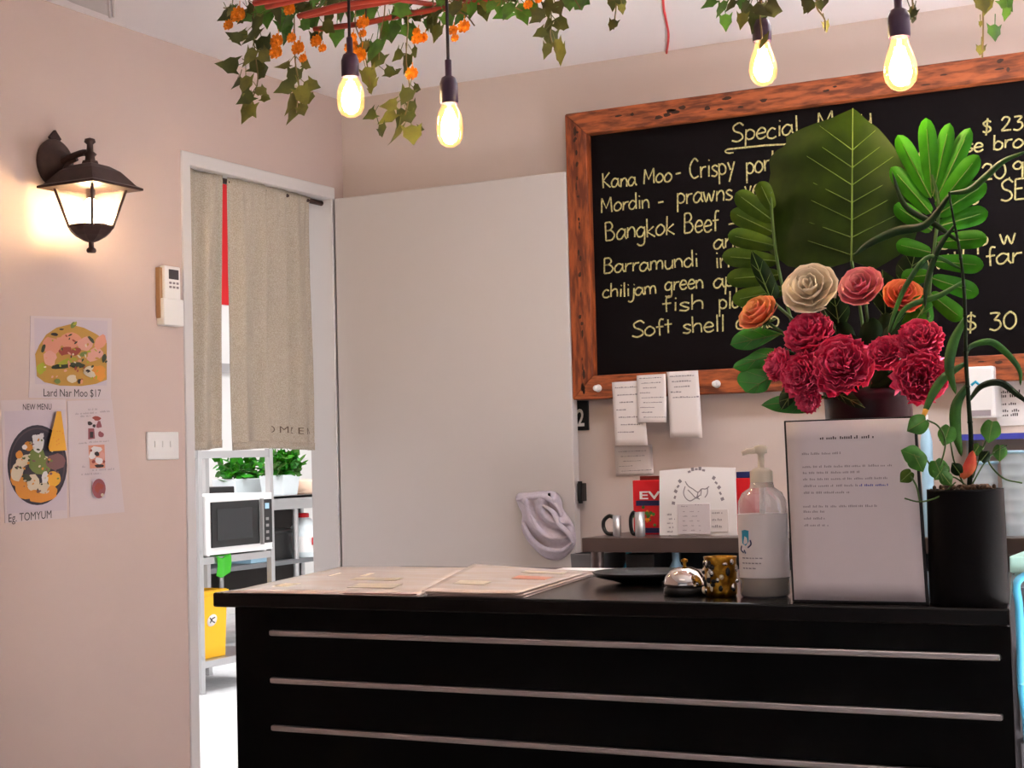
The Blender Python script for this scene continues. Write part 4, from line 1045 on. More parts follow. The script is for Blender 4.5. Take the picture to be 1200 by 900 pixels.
# pump bottle
p = ct(895, 701); p.y += .045; p.x = at(895, 640, 1, p.y).x; px_, py_ = p.x, p.y; r = .0415
zs = lambda y: at(895, y, 1, py_ - r).z
pbt = thing('pump_bottle', 'clear pump bottle with a white label on the counter beside the notice', 'bottle', (px_, py_, CT))
zt = zs(560); zn = zs(572)
MB().lathe([(r * .9, CT), (r, CT + .005), (r, zs(602)), (r * .97, zs(588)), (r * .8, zs(578)), (r * .5, zn), (r * .42, zt), (r * .3, zt)], (px_, py_, 0), seg=40).build('bottle_body', M['pump_glass'], pbt)
MB().lathe([(r * .86, CT + .003), (r * .95, CT + .006), (r * .95, zs(676)), (.001, zs(676))], (px_, py_, 0), seg=32).build('gel', M['gel'], pbt)
MB().lathe([(r * 1.008, zs(678)), (r * 1.008, zs(603))], (px_, py_, 0), seg=48).build('label_wrap', M['label'], pbt)
MB().lathe([(.005, CT + .02), (.005, zt)], (px_, py_, 0), seg=10).build('dip_tube', M['white_plastic'], pbt)
q = MB(); q.lathe([(r * .46, zs(572)), (r * .46, zs(553)), (r * .3, zs(549)), (.0055, zs(548)), (.0055, zs(532)), (.011, zs(531)), (.011, zs(523)), (.003, zs(521))], (px_, py_, 0), seg=20)
q.tube([(px_, py_, zs(527)), (px_ - .02, py_ - .01, zs(528.5)), (px_ - .028, py_ - .014, zs(531))], [.006, .005, .004], 8)
q.build('pump', mat('cream_plastic', 'd9cdb6', .4), pbt)


def on_cyl(pts, k=1.015):
    out = []
    for (x, y) in pts:
        X = at(x, y, 1, py_ - r).x - px_; X = max(-r * .98, min(r * .98, X)); out.append(Vector((px_ + X, py_ - math.sqrt((r * k) ** 2 - X * X), zs(y))))
    return out


q = MB(); q.add(on_cyl([(867, 622), (872, 621), (877, 622), (877, 635), (873, 640), (868, 637)]), [(0, 1, 2, 3, 4, 5)], False); q.build('label_logo', M['teal'], pbt)
q = MB()
for s in ([(867, 640), (866, 645), (870, 648)], [(879, 633), (880, 638), (876, 642)], [(871, 645), (873, 649)]):
    q.tube(catmull(on_cyl(s, 1.01), 3), .0014, 6)
q.build('label_drawing', M['navy'], pbt)
q = MB(); g = random.Random(2)
for y, x0, x1 in ((655, 868, 890), (661, 868, 893), (667, 869, 886)):
    x = x0
    while x < x1:
        l = g.uniform(2, 4); q.add(on_cyl([(x, y), (x + l, y + .2), (x + l, y - 1.2), (x, y - 1.4)], 1.012), [(0, 1, 2, 3)], False); x += l + 1.2
q.build('label_print', M['ink_soft'], pbt)

# printed notice in a black-edged stand
yn = CF + .03; A, B_ = at(931, 703.5, 1, yn), at(1085, 707, 1, yn); T0, T1 = at(921, 494.5, 1, yn + .05), at(1077, 490, 1, yn + .05)
zb = CT + .004
nt_ = thing('notice_stand', 'white printed notice in a black edged display stand at the front of the counter', 'notice', ((A.x + B_.x) / 2, yn, CT))
U = Vector((1, 0, 0)); Vv = (Vector((A.x, yn + .05, T0.z)) - Vector((A.x, yn, zb))).normalized(); Nn = U.cross(Vv)
w_ = (B_.x - A.x); h_ = (Vector((A.x, yn + .05, (T0.z + T1.z) / 2)) - Vector((A.x, yn, zb))).length
O = Vector((A.x, yn, zb)); SH = (T0.x - A.x) / h_                       # the sheet sits a touch askew in its stand
fr = lambda u, v, n=0: O + U * (u + v * SH) + Vv * v + Nn * n
q = MB(); q.add([fr(-.004, -.003, -.001), fr(w_ + .004, -.003, -.001), fr(w_ + .004, h_ + .003, -.001), fr(-.004, h_ + .003, -.001), fr(-.004, -.003, -.007), fr(w_ + .004, -.003, -.007), fr(w_ + .004, h_ + .003, -.007), fr(-.004, h_ + .003, -.007)],
              [(0, 1, 2, 3), (7, 6, 5, 4)] + [(i, i + 4, (i + 1) % 4 + 4, (i + 1) % 4) for i in range(4)], False)
q.build('stand_back', M['black_plastic'], nt_, bevel=.001)
q = MB(); fz = O + Vector((0, .05, 0))
q.add([fr(w_ * .3, h_ * .7, -.007), fr(w_ * .7, h_ * .7, -.007), Vector((A.x + w_ * .75, yn + .125, CT)), Vector((A.x + w_ * .25, yn + .125, CT))], [(0, 1, 2, 3)], False)
q.build('easel_leg', M['black_plastic'], nt_, solid=.004)
q = MB(); q.grid(lambda u, v: fr(u * w_, v * h_, .0004 + .0012 * math.sin(u * 3.1) * v), 8, 10); q.build('notice_sheet', M['paper_cool'], nt_, solid=.0004, soff=1)
g = random.Random(31)
def nline(mb, u0, u1, v, hh): dashes(mb, fr(u0 * w_, v * h_, .0022), U, Vv, Nn, (u1 - u0) * w_, hh, g, gap=.3)
q = MB(); nline(q, .27, .68, .893, .0058); q.build('heading', M['ink'], nt_)
q = MB()
for u0, u1, v in ((.12, .42, .808), (.12, .82, .734), (.12, .58, .700), (.12, .78, .664), (.12, .55, .626), (.12, .48, .588), (.11, .70, .511), (.11, .28, .482), (.11, .27, .444), (.11, .31, .406)): nline(q, u0, u1, v, .0042)
q.build('body_text', M['ink_soft'], nt_)
q = MB(); nline(q, .56, .77, .626, .004); q.build('link_text', M['ink_blue'], nt_)

# ------------------------------------------------------------------ leaves and blooms
def resample(pts, n):
    pts = [Vector((*p, 0)) for p in pts]; L = [0]
    for i in range(1, len(pts)): L.append(L[-1] + (pts[i] - pts[i - 1]).length)
    out = []; k = 0
    for i in range(n + 1):
        t = L[-1] * i / n
        while k < len(pts) - 2 and L[k + 1] < t: k += 1
        f = (t - L[k]) / max(1e-9, L[k + 1] - L[k]); out.append(pts[k].lerp(pts[k + 1], f))
    return out


def leaf_mesh(mb, left, right, base, tip, y, cup=.02, wav=.003, tilt=0., veins=0, n=28, smooth_edge=True, vein_mb=None, vr=.0014, turn=0.):
    """left/right: outline pixel runs from base to tip; y: depth of the leaf; real surface with cupping and vein folds"""
    pb, pt = Vector((*base, 0)), Vector((*tip, 0)); ax = pt - pb; L2 = ax.length_squared; wpx = 0
    runs = []
    for side in (left, right):
        pts = [base] + list(side) + [tip]
        if smooth_edge: pts = [(v.x, v.y) for v in catmull([Vector((*p, 0)) for p in pts], 5)]
        rs = resample(pts, n); runs.append(rs)
        for p in rs:
            k = max(0, min(1, (p - pb).dot(ax) / L2)); wpx = max(wpx, (p - (pb + ax * k)).length)
    z_tip = at(*tip, 1, y).z; z_base = at(*base, 1, y).z

    def pos(p, s, k, t):
        q = at(p.x, p.y, 1, y)
        dy = cup * s * s + wav * math.sin(k * 22 + s * 3) * s + tilt * (k) + turn * (p.x - (pb + ax * k).x) / max(wpx, 1) * .5
        return at(p.x, p.y, 1, y + dy)
    K = 6
    for rs, sg in ((runs[0], 1), (runs[1], -1)):
        vs = []
        for i, p in enumerate(rs):
            k = max(0, min(1, (p - pb).dot(ax) / L2)); m_ = pb + ax * k; d = (p - m_).length / max(wpx, 1)
            for j in range(K + 1):
                s = j / K; vs.append(pos(m_.lerp(p, s), s * d, k, i))
        fs = [(i * (K + 1) + j, i * (K + 1) + j + 1, (i + 1) * (K + 1) + j + 1, (i + 1) * (K + 1) + j) for i in range(n) for j in range(K)]
        if sg < 0: fs = [f[::-1] for f in fs]
        mb.add(vs, fs, True)
    if vein_mb is not None:
        vein_mb.tube([pos(pb + ax * t, 0, t, 0) + Vector((0, -.0012, 0)) for t in [i / 12 for i in range(13)]], [vr * (1.5 - t / 12) for t in range(13)], 6)
        for i in range(veins):
            for rs in runs:
                k0 = .04 + .8 * i / veins; e = rs[int(n * min(.96, (.42 + .54 * i / veins)))]; m0 = pb + ax * k0
                kk = max(0, min(1, (e - pb).dot(ax) / L2)); d = (e - (pb + ax * kk)).length / max(wpx, 1)
                vein_mb.tube([pos(m0.lerp(e, s * .9), s * d * .95, k0 + (kk - k0) * s, 0) + Vector((0, -.0010, 0)) for s in (0, .25, .5, .75, 1)], [vr * .7 * (1 - .75 * s) for s in (0, .25, .5, .75, 1)], 5)


def finger_px(base, tip, wpx):
    b, t = Vector(base), Vector(tip); d = t - b; nrm = Vector((-d.y, d.x)).normalized()
    pr = ((.05, .55), (.3, .85), (.6, 1.0), (.82, .95), (.95, .55))
    l = [tuple(b + d * k + nrm * wpx * .5 * w2) for k, w2 in pr]; r_ = [tuple(b + d * k - nrm * wpx * .5 * w2) for k, w2 in pr]
    return l, r_


VX, VY = at(1018, 480, 1, 2.68).x, 2.68; VR = .074
vz1 = at(1018, 455, 1, VY - VR).z
vs_ = thing('flower_vase', 'dark burgundy vase behind the notice holding roses and large leaves', 'vase', (VX, VY, CT))
MB().lathe([(VR * .62, CT), (VR * .68, CT + .006), (VR * .82, CT + .1), (VR * .98, CT + .24), (VR, vz1 - .02), (VR * 1.03, vz1), (VR * .95, vz1), (VR * .93, vz1 - .03), (.001, vz1 - .03)], (VX, VY, 0), seg=44).build('vase_body', M['vase'], vs_)
MB().lathe([(.001, vz1 - .028), (VR * .92, vz1 - .028)], (VX, VY, 0), seg=32).build('foam', M['deep'], vs_)
MOUTH = Vector((VX, VY, vz1 - .03))


def stem_to(t, p, mt='stem', r=.0028, off=(0, 0)):
    m0 = MOUTH + Vector((off[0], off[1], 0)); mid = m0.lerp(p, .5) + Vector((0, .02, .01))
    MB().tube(catmull([m0, mid, p], 6), r, 6).build('stem', M[mt], t)


def big_leaf(name, label, left, right, base, tip, y, mt, cat='leaf', **kw):
    b0 = at(*base, 1, y); t = thing(name, label, cat, b0); a = MB(); v = MB()
    leaf_mesh(a, left, right, base, tip, y, vein_mb=v, **kw); a.build('blade', M[mt], t); v.build('veins', M['fig_vein'], t); stem_to(t, b0)
    return t


def fan_leaf(name, label, rib, fingers, y, mt, rw=.003, cup=.006, width=22):
    b0 = at(*rib[0], 1, y); t = thing(name, label, 'leaf', b0)
    MB().tube(catmull([at(*p, 1, y - .001) for p in rib], 5), rw, 7).build('midrib', M['stem'], t)
    for i, f in enumerate(fingers):
        bs, tp = f[0], f[1]; wp = f[2] if len(f) > 2 else width
        l, r_ = finger_px(bs, tp, wp); a = MB()
        leaf_mesh(a, l, r_, bs, tp, y, cup=cup, wav=.001, n=14, tilt=.012 * ((i % 3) - 1)); a.cur = 1
        leaf = a.build('leaflet', [M[mt], M['fig_vein']], t)
        v = MB(); b2, t2 = Vector(bs), Vector(tp)
        v.tube([at(*(b2.lerp(t2, s)), 1, y + .012 * ((i % 3) - 1) * s - .0012) for s in (0, .3, .6, .85)], [.0011, .0009, .0007, .0004], 5); v.build('vein', M['fig_vein'], leaf)
    stem_to(t, b0)
    return t


big_leaf('fan_shaped_leaf', 'very large dark green lobed leaf standing upright at the centre of the bouquet',
         [(960, 318), (923, 312), (905, 298), (892, 285), (890, 262), (892, 240), (898, 226), (903, 204), (901, 186), (910, 176), (922, 170), (920, 161), (936, 152), (957, 144), (975, 138), (986, 133)],
         [(1025, 316), (1054, 299), (1072, 280), (1080, 258), (1079, 236), (1080, 212), (1068, 190), (1052, 178), (1041, 164), (1030, 151), (1016, 141), (1007, 132)],
         (998, 306), (999.6, 127), 2.69, 'fig', cup=.045, wav=.0035, veins=7, smooth_edge=False, n=44, tilt=.03)
fan_leaf('split_leaf', 'bright green split leaf with rounded fingers, right of the big central leaf', [(1088, 372), (1090, 330), (1096, 280), (1100, 240), (1092, 205)],
         [((1092, 226), (1085, 138), 22), ((1093, 230), (1113, 144), 20), ((1096, 236), (1137, 150), 21), ((1098, 244), (1147, 182), 24), ((1098, 252), (1156, 215), 24), ((1098, 266), (1158, 248), 23), ((1096, 284), (1157, 279), 22), ((1094, 306), (1153, 311), 22), ((1092, 326), (1147, 344), 22), ((1090, 344), (1128, 374), 22),
          ((1091, 232), (1052, 158), 22), ((1091, 250), (1044, 196), 22), ((1092, 270), (1048, 240), 22), ((1091, 296), (1050, 286), 20), ((1090, 322), (1056, 326), 20), ((1089, 350), (1062, 392), 26)], 2.665, 'split')
fan_leaf('split_leaf', 'olive green split leaf with pointed fingers at the left of the bouquet', [(930, 385), (918, 340), (910, 300), (905, 255), (903, 225)],
         [((905, 245), (890, 213), 20), ((905, 258), (862, 226), 24), ((906, 272), (856, 248), 23), ((908, 288), (853, 275), 23), ((910, 306), (846, 300), 23), ((914, 322), (851, 327), 23), ((918, 340), (858, 352), 22)], 2.715, 'olive')
for nm, lab, l, r_, b, t_, y, mt in (
    ('rose_leaf', 'bright green leaf with a yellow edge, highest of those under the peach rose', [(893, 384), (874, 385), (860, 394)], [(898, 402), (880, 410), (864, 409)], (917, 391), (856, 404), 2.63, 'bright'),
    ('rose_leaf', 'bright green rounded leaf left of the magenta peonies, middle of three', [(893, 408), (875, 418), (862, 425)], [(905, 424), (888, 434), (870, 436)], (921, 410), (859, 431), 2.625, 'bright'),
    ('rose_leaf', 'bright green rounded leaf overlapping the lower chalkboard frame', [(886, 432), (868, 436), (864, 447)], [(905, 444), (898, 458), (884, 461)], (912, 436), (874, 460), 2.62, 'bright'),
    ('rose_leaf', 'dark pointed leaf low at the left, under the magenta peonies', [(935, 462), (912, 464), (898, 470)], [(958, 472), (945, 484), (912, 483)], (966, 466), (892, 475), 2.60, 'bright'),
    ('rose_leaf', 'small dark leaf hanging below the left magenta peonies', [(922, 452), (914, 462), (913, 472)], [(934, 458), (930, 470), (922, 478)], (935, 450), (916, 480), 2.59, 'deep'),
    ('rose_leaf', 'small dark leaf pointing right over the vase rim', [(985, 456), (996, 458), (1006, 468)], [(980, 466), (992, 474), (1004, 478)], (972, 456), (1014, 478), 2.58, 'deep'),
    ('rose_leaf', 'broad green leaf behind the two right-hand peonies', [(1062, 372), (1066, 352), (1078, 346)], [(1084, 392), (1094, 374), (1092, 356)], (1070, 396), (1088, 346), 2.67, 'bright'),
    ('rose_leaf', 'dark blade leaf rising left of the cream rose', [(888, 330), (880, 312), (880, 300)], [(914, 345), (906, 322), (896, 306)], (904, 352), (881, 294), 2.66, 'deep'),
    ('rose_leaf', 'dark leaf between the cream rose and the pink rose', [(970, 368), (962, 350), (968, 340)], [(992, 380), (996, 362), (988, 346)], (985, 392), (976, 336), 2.67, 'deep'),
    ('rose_leaf', 'dark leaf behind the coral rose at the right of the bouquet', [(1036, 372), (1022, 352), (1024, 330)], [(1058, 378), (1064, 350), (1050, 328)], (1040, 398), (1034, 316), 2.675, 'deep'),
    ('rose_leaf', 'dark olive leaf standing above the coral rose', [(1052, 330), (1050, 312), (1060, 298)], [(1080, 336), (1088, 312), (1082, 296)], (1062, 342), (1074, 290), 2.69, 'deep')):
    big_leaf(nm, lab, l, r_, b, t_, y, mt, cup=.010, wav=.001, veins=3, n=18, vr=.0009, tilt=-.015)


sp = thing('foliage_spray', 'dark leafy filler spray between the roses and the magenta peonies', 'foliage', at(1010, 430, 1, 2.665))
for i, (b_, t_, wpx) in enumerate((((1000, 452), (998, 392), 26), ((1012, 450), (1024, 372), 28), ((990, 448), (962, 398), 24), ((1026, 452), (1052, 378), 26), ((1005, 456), (1012, 410), 30), ((985, 455), (930, 415), 22), ((1020, 458), (1062, 440), 22), ((1008, 440), (985, 376), 22), ((1030, 440), (1040, 366), 22), ((1000, 458), (1030, 470), 22))):
    l, r_ = finger_px(b_, t_, wpx); a = MB(); leaf_mesh(a, l, r_, b_, t_, 2.65 + .008 * (i % 3), cup=.01, wav=.001, n=14, tilt=-.01)
    a.build('leaf', M['deep'], sp)
stem_to(sp, at(1008, 440, 1, 2.66))


def bloom(name, label, px, py, rpx, y, kind, mt, face=(0, -1, .35), seed=0):
    c = at(px, py, 1, y); R_ = at(px + rpx, py, 1, y).x - c.x; g = random.Random(seed)
    t = thing(name, label, 'rose' if kind == 'rose' else 'peony', c, 'roses in the vase' if kind == 'rose' else 'magenta peonies in the vase')
    ax = Vector(face).normalized(); rot = ax.to_track_quat('Z', 'Y').to_matrix()
    lay = [(.17, 1.0, 2, 3.4), (.34, 1.0, 3, 2.6), (.58, .88, 3, 2.5), (.82, .66, 4, 2.1), (1.02, .36, 5, 1.75)] if kind == 'rose' else \
          [(.16, .95, 3, 2.2), (.32, .98, 5, 1.6), (.5, .93, 6, 1.4), (.66, .8, 7, 1.25), (.8, .62, 8, 1.1), (.92, .4, 9, 1.0), (1.0, .12, 9, 1.0)]
    q = MB()
    for li, (rl_, hl, n, sp) in enumerate(lay):
        for k in range(n):
            a0 = 2 * math.pi * k / n + li * .77 + g.uniform(-.2, .2); jj = .05 if kind == 'rose' else .16; rr = rl_ * g.uniform(1 - jj, 1 + jj); hh = hl * g.uniform(1 - jj, 1 + jj * .8); ph = g.uniform(0, 6)
            ruf = .03 if kind == 'rose' else g.uniform(.05, .11)

            def fn(u, v):
                uu = (u - .5) * 2; edge = 1 - .16 * uu * uu
                an = a0 + uu * sp * .5 * (.45 + .55 * math.sin(v * 1.57))
                ro = rr * (math.sin(min(1, v * 1.15) * 1.4) * .95) + (.16 * rl_ if kind == 'rose' else .07) * v ** 5
                ro += ruf * math.sin(uu * 9 + ph) * v * v
                h2 = (-.55 + (hh + .55) * v * edge) + ruf * math.cos(uu * 7 + ph) * v * v
                p = Vector((ro * math.cos(an), ro * math.sin(an), h2 * .82)) * R_
                return c + rot @ p
            q.grid(fn, 6 if kind != 'rose' else 8, 5)
    q.build('petals', M[mt], t, solid=.0006)
    b = MB(); b.lathe([(.001, -.62), (.16, -.60), (.3, -.5), (.34, -.4)], (0, 0, 0), seg=14)
    b.v = [c + rot @ (v * R_) for v in b.v]
    for k in range(5):
        an = k * 1.257
        b.grid(lambda u, v: c + rot @ (Vector(((.25 + .55 * v) * math.cos(an + (u - .5) * .8 * (1 - v)), (.25 + .55 * v) * math.sin(an + (u - .5) * .8 * (1 - v)), -.5 - .05 * v + .12 * v * v)) * R_), 3, 4)
    b.build('calyx', M['stem'], t); stem_to(t, c - ax * R_ * .5)
    return t


bloom('rose', 'cream white rose, the only pale one in the bouquet', 951, 341, 29, 2.60, 'rose', 'rose_cream', (.05, -1, .45), 1)
bloom('rose', 'pink rose bud just right of the cream rose', 1010, 338, 24, 2.61, 'rose', 'rose_pink', (-.05, -1, .55), 2)
bloom('rose', 'peach orange rose at the far left of the bouquet', 891, 369, 22, 2.60, 'rose', 'rose_peach', (-.35, -.8, .7), 3)
bloom('rose', 'coral rose half hidden behind leaves at the right of the bouquet', 1058, 349, 22, 2.66, 'rose', 'rose_coral', (.4, -.8, .5), 4)
bloom('peony', 'magenta peony in front, the large one at the centre', 989, 430, 34, 2.555, 'peony', 'peony', (.1, -1, .25), 5)
bloom('peony', 'magenta peony nearest below the cream rose', 950, 393, 28, 2.60, 'peony', 'peony', (-.1, -.9, .6), 6)
bloom('peony', 'magenta peony left of the large central one', 943, 440, 26, 2.57, 'peony', 'peony', (-.25, -1, .1), 7)
bloom('peony', 'magenta peony at the far left of the group', 914, 428, 19, 2.59, 'peony', 'peony', (-.7, -.8, .2), 8)
bloom('peony', 'small magenta peony between the central and right-hand peonies', 1037, 414, 21, 2.60, 'peony', 'peony', (.0, -1, .3), 9)
bloom('peony', 'upper of the two large magenta peonies at the right', 1078, 402, 28, 2.60, 'peony', 'peony', (.2, -.9, .5), 10)
bloom('peony', 'lower of the two large magenta peonies at the right', 1079, 443, 32, 2.575, 'peony', 'peony', (.25, -1, .05), 11)
bloom('peony', 'small magenta bloom drooping under the left peonies', 948, 468, 15, 2.57, 'peony', 'peony', (-.1, -1, -.3), 12)

# ------------------------------------------------------------------ bamboo in the black pot
PX, PY = at(1135, 700, 1, 2.52).x, 2.525; pr0 = .0605
pzt = at(1135, 574, 1, PY - pr0).z
bp = thing('potted_bamboo', 'tall thin bamboo and trailing ivy in a black pot on the counter end', 'potted plant', (PX, PY, CT))
MB().lathe([(pr0 * .99, CT), (pr0, CT + .003), (pr0 * .965, pzt - .004), (pr0 * .965, pzt), (pr0 * .9, pzt), (pr0 * .88, pzt - .02), (.001, pzt - .02)], (PX, PY, 0), seg=44).build('pot', M['pot'], bp)
q = MB(); g = random.Random(4)
q.grid(lambda u, v: Vector((PX + pr0 * .88 * u * math.cos(v * 6.2832), PY + pr0 * .88 * u * math.sin(v * 6.2832), pzt - .004 + .006 * math.sin(u * 9 + v * 20) * u)), 6, 24)
for _ in range(60):
    an, rr = g.uniform(0, 6.28), pr0 * .8 * math.sqrt(g.random()); q.ball((PX + rr * math.cos(an), PY + rr * math.sin(an), pzt + g.uniform(-.002, .004)), g.uniform(.003, .007), None, .004, 6)
q.build('soil', M['soil'], bp)
SP = [(1136, 572), (1138, 520), (1135, 470), (1132, 420), (1131, 370), (1129, 330), (1124, 290), (1117, 255), (1112, 225)]
yb = PY - .005
st = catmull([at(*p, 1, yb) for p in SP], 6)
q = MB(); q.tube(st, [.0042 - .0026 * i / (len(st) - 1) for i in range(len(st))], 8)
for i in range(4, len(st), 5): q.ball(st[i], .0052 - .003 * i / len(st), None, .003, 8)
q.build('stalk', M['stalk'], bp)


def blade(px, w_mm, y0, y1, mt, name='leaf', fold=.35, tipmat=None):
    """long arching blade leaf along pixel points, its depth running from y0 to y1"""
    n = len(px); P3 = catmull([at(*p, 1, y0 + (y1 - y0) * i / (n - 1)) for i, p in enumerate(px)], 6); N = len(P3); q = MB(); vs = []
    for i, p in enumerate(P3):
        t = (P3[min(i + 1, N - 1)] - P3[max(i - 1, 0)]).normalized(); s = t.cross(Vector((0, -1, .25))).normalized(); k = i / (N - 1)
        wv = w_mm * .001 * (math.sin(math.pi * (k * .86 + .10)) ** .8 if k < 1 else .02) * .5
        dn = Vector((0, fold * wv, -.15 * wv)); vs += [p + s * wv + dn, p, p - s * wv + dn]
    fs = []
    for i in range(N - 1):
        for j in (0, 1): fs.append((i * 3 + j, (i + 1) * 3 + j, (i + 1) * 3 + j + 1, i * 3 + j + 1))
    cut = len(fs) if not tipmat else int(len(fs) * .86)
    q.add(vs, fs[:cut], True)
    if tipmat: q.cur = 1; q.add(vs, fs[cut:], True)
    q.build(name, [M[mt]] + ([M[tipmat]] if tipmat else []), bp, solid=.0005)


blade([(1113, 228), (1085, 262), (1050, 270), (1018, 285), (1000, 300)], 15, yb, yb - .03, 'deep')
blade([(1122, 282), (1095, 262), (1060, 240), (1045, 200)], 10, yb, yb + .03, 'deep')
blade([(1128, 316), (1090, 300), (1064, 330), (1048, 366), (1040, 392)], 9, yb, yb - .04, 'bamboo_leaf')
blade([(1128, 330), (1100, 346), (1062, 360), (1044, 390)], 10, yb, yb - .03, 'bamboo_leaf')
blade([(1131, 372), (1117, 400), (1112, 430), (1120, 462)], 17, yb, yb - .035, 'bamboo_leaf')
blade([(1132, 425), (1108, 440), (1092, 462), (1078, 498)], 15, yb, yb - .05, 'bamboo_leaf', tipmat='tip')
blade([(1134, 450), (1120, 475), (1120, 505), (1127, 535)], 18, yb, yb - .03, 'bamboo_leaf')
blade([(1132, 415), (1138, 405), (1160, 400), (1178, 412), (1194, 432), (1196, 452)], 11, yb, yb + .04, 'bamboo_leaf')
blade([(1135, 470), (1150, 452), (1172, 448), (1192, 462), (1212, 478)], 11, yb, yb + .03, 'stalk')
blade([(1112, 226), (1135, 222), (1155, 206), (1176, 188), (1206, 176)], 12, yb, yb - .06, 'bamboo_leaf')
blade([(1120, 262), (1100, 290), (1086, 330), (1084, 362)], 10, yb, yb - .02, 'deep')
blade([(1127, 560), (1136, 545), (1140, 528)], 20, yb - .02, yb - .02, 'rose_coral')


def ivy_leaf(px, py, size, ang, y, mt='pothos', name='ivy_leaf'):
    """heart-shaped trailing leaf; size in px"""
    sh = [(0, 0), (.22, .34), (.55, .36), (.85, .14), (1.0, 0)]; q = MB(); v = MB(); c_, s_ = math.cos(ang), math.sin(ang)
    tf = lambda a_, b_: (px + size * (a_ * c_ - b_ * s_), py + size * (a_ * s_ + b_ * c_))
    l = [tf(-.06, .22)] + [tf(a_, b_ * 1.25) for a_, b_ in sh[1:-1]]; r_ = [tf(-.06, -.22)] + [tf(a_, -b_ * 1.25) for a_, b_ in sh[1:-1]]
    leaf_mesh(q, l, r_, tf(0, 0), tf(1, 0), y, cup=.006, wav=.0008, n=14, vein_mb=v, vr=.0006, tilt=-.008)
    o = q.build(name, M[mt], bp); v.build('vein', M['fig_vein'], o)


g = random.Random(12)
for px, py, s, an, dy, mt in ((1085, 492, 26, 2.6, -.06, 'pothos'), (1113, 500, 24, 1.9, -.03, 'pothos'), (1163, 494, 26, 1.75, .0, 'pothos'), (1148, 522, 16, 2.2, 0, 'pothos'), (1172, 522, 19, 1.6, .01, 'pothos'), (1078, 536, 24, 3.5, -.06, 'pothos'),
                              (1070, 530, 26, 1.1, -.06, 'pothos'), (1096, 540, 26, 1.2, -.05, 'pothos'), (1108, 545, 22, 2.2, -.05, 'pothos'), (1068, 553, 18, 2.4, -.065, 'olive'), (1104, 555, 18, .9, -.055, 'pothos'), (1125, 555, 16, -2.2, -.03, 'deep'), (1150, 540, 15, -.9, -.01, 'deep')):
    ivy_leaf(px, py, s, an, PY + dy, mt)
q = MB(); T = lambda pts, d0, d1: q.tube(catmull([at(*p, 1, PY + d0 + (d1 - d0) * i / (len(pts) - 1)) for i, p in enumerate(pts)], 5), .0014, 6)
T([(1135, 572), (1120, 560), (1096, 552), (1085, 538), (1072, 532)], 0, -.06); T([(1120, 565), (1100, 582), (1078, 588), (1060, 584)], -.04, -.07); T([(1078, 588), (1074, 570), (1066, 556)], -.068, -.065)
T([(1138, 570), (1152, 545), (1165, 530), (1180, 522)], 0, .01); T([(1140, 560), (1150, 530), (1160, 505), (1163, 495)], 0, 0); T([(1130, 570), (1118, 540), (1112, 505)], 0, -.03); T([(1165, 530), (1158, 540), (1175, 560), (1198, 566)], 0, .02)
T([(1100, 552), (1108, 520), (1100, 500), (1086, 492)], -.05, -.06)
q.build('trailing_stem', M['stem'], bp)

# ------------------------------------------------------------------ cane trellis hung over the counter
TY1, TZ = 2.95, 2.125
ty = TY1
x0 = at(385, 40, 1, ty).x
tl = thing('cane_trellis', 'red-brown cane lattice hanging from the ceiling above the counter', 'trellis', ((x0 - .3) / 2, 2.6, TZ))
x1, y0 = -.30, 2.0
g = random.Random(17)
for i in range(13):
    y = TY1 - .012 - i * .062
    q = MB(); pts = [(x0 - .03 + .02 * (i % 3) + (x1 - x0 + .06) * k / 14, y + g.uniform(-.008, .008), TZ + .010 * (i % 2) + g.uniform(-.004, .004)) for k in range(15)]
    q.tube(pts, .008, 7, flat=.8); q.build('cane', M['lattice'], tl)
n = 21
for i in range(n):
    x = x0 + (x1 - x0) * i / (n - 1)
    q = MB(); pts = [(x + g.uniform(-.006, .006) + .05 * k, y0 + .21 + (TY1 - y0 - .2) * k / 8, TZ + .014 + g.uniform(-.003, .003)) for k in range(9)]
    q.tube([(p[0] - .12, p[1], p[2]) for p in pts], .007, 7, flat=.8); q.build('cross_cane', M['lattice'], tl)
for x in (x0 + .12, x1 - .12):
    for y in (2.3, TY1 - .03): MB().tube([(x, y, TZ), (x, y, ZC)], .0018, 6).build('hanging_wire', M['cord'], tl)

# ------------------------------------------------------------------ pendant bulbs


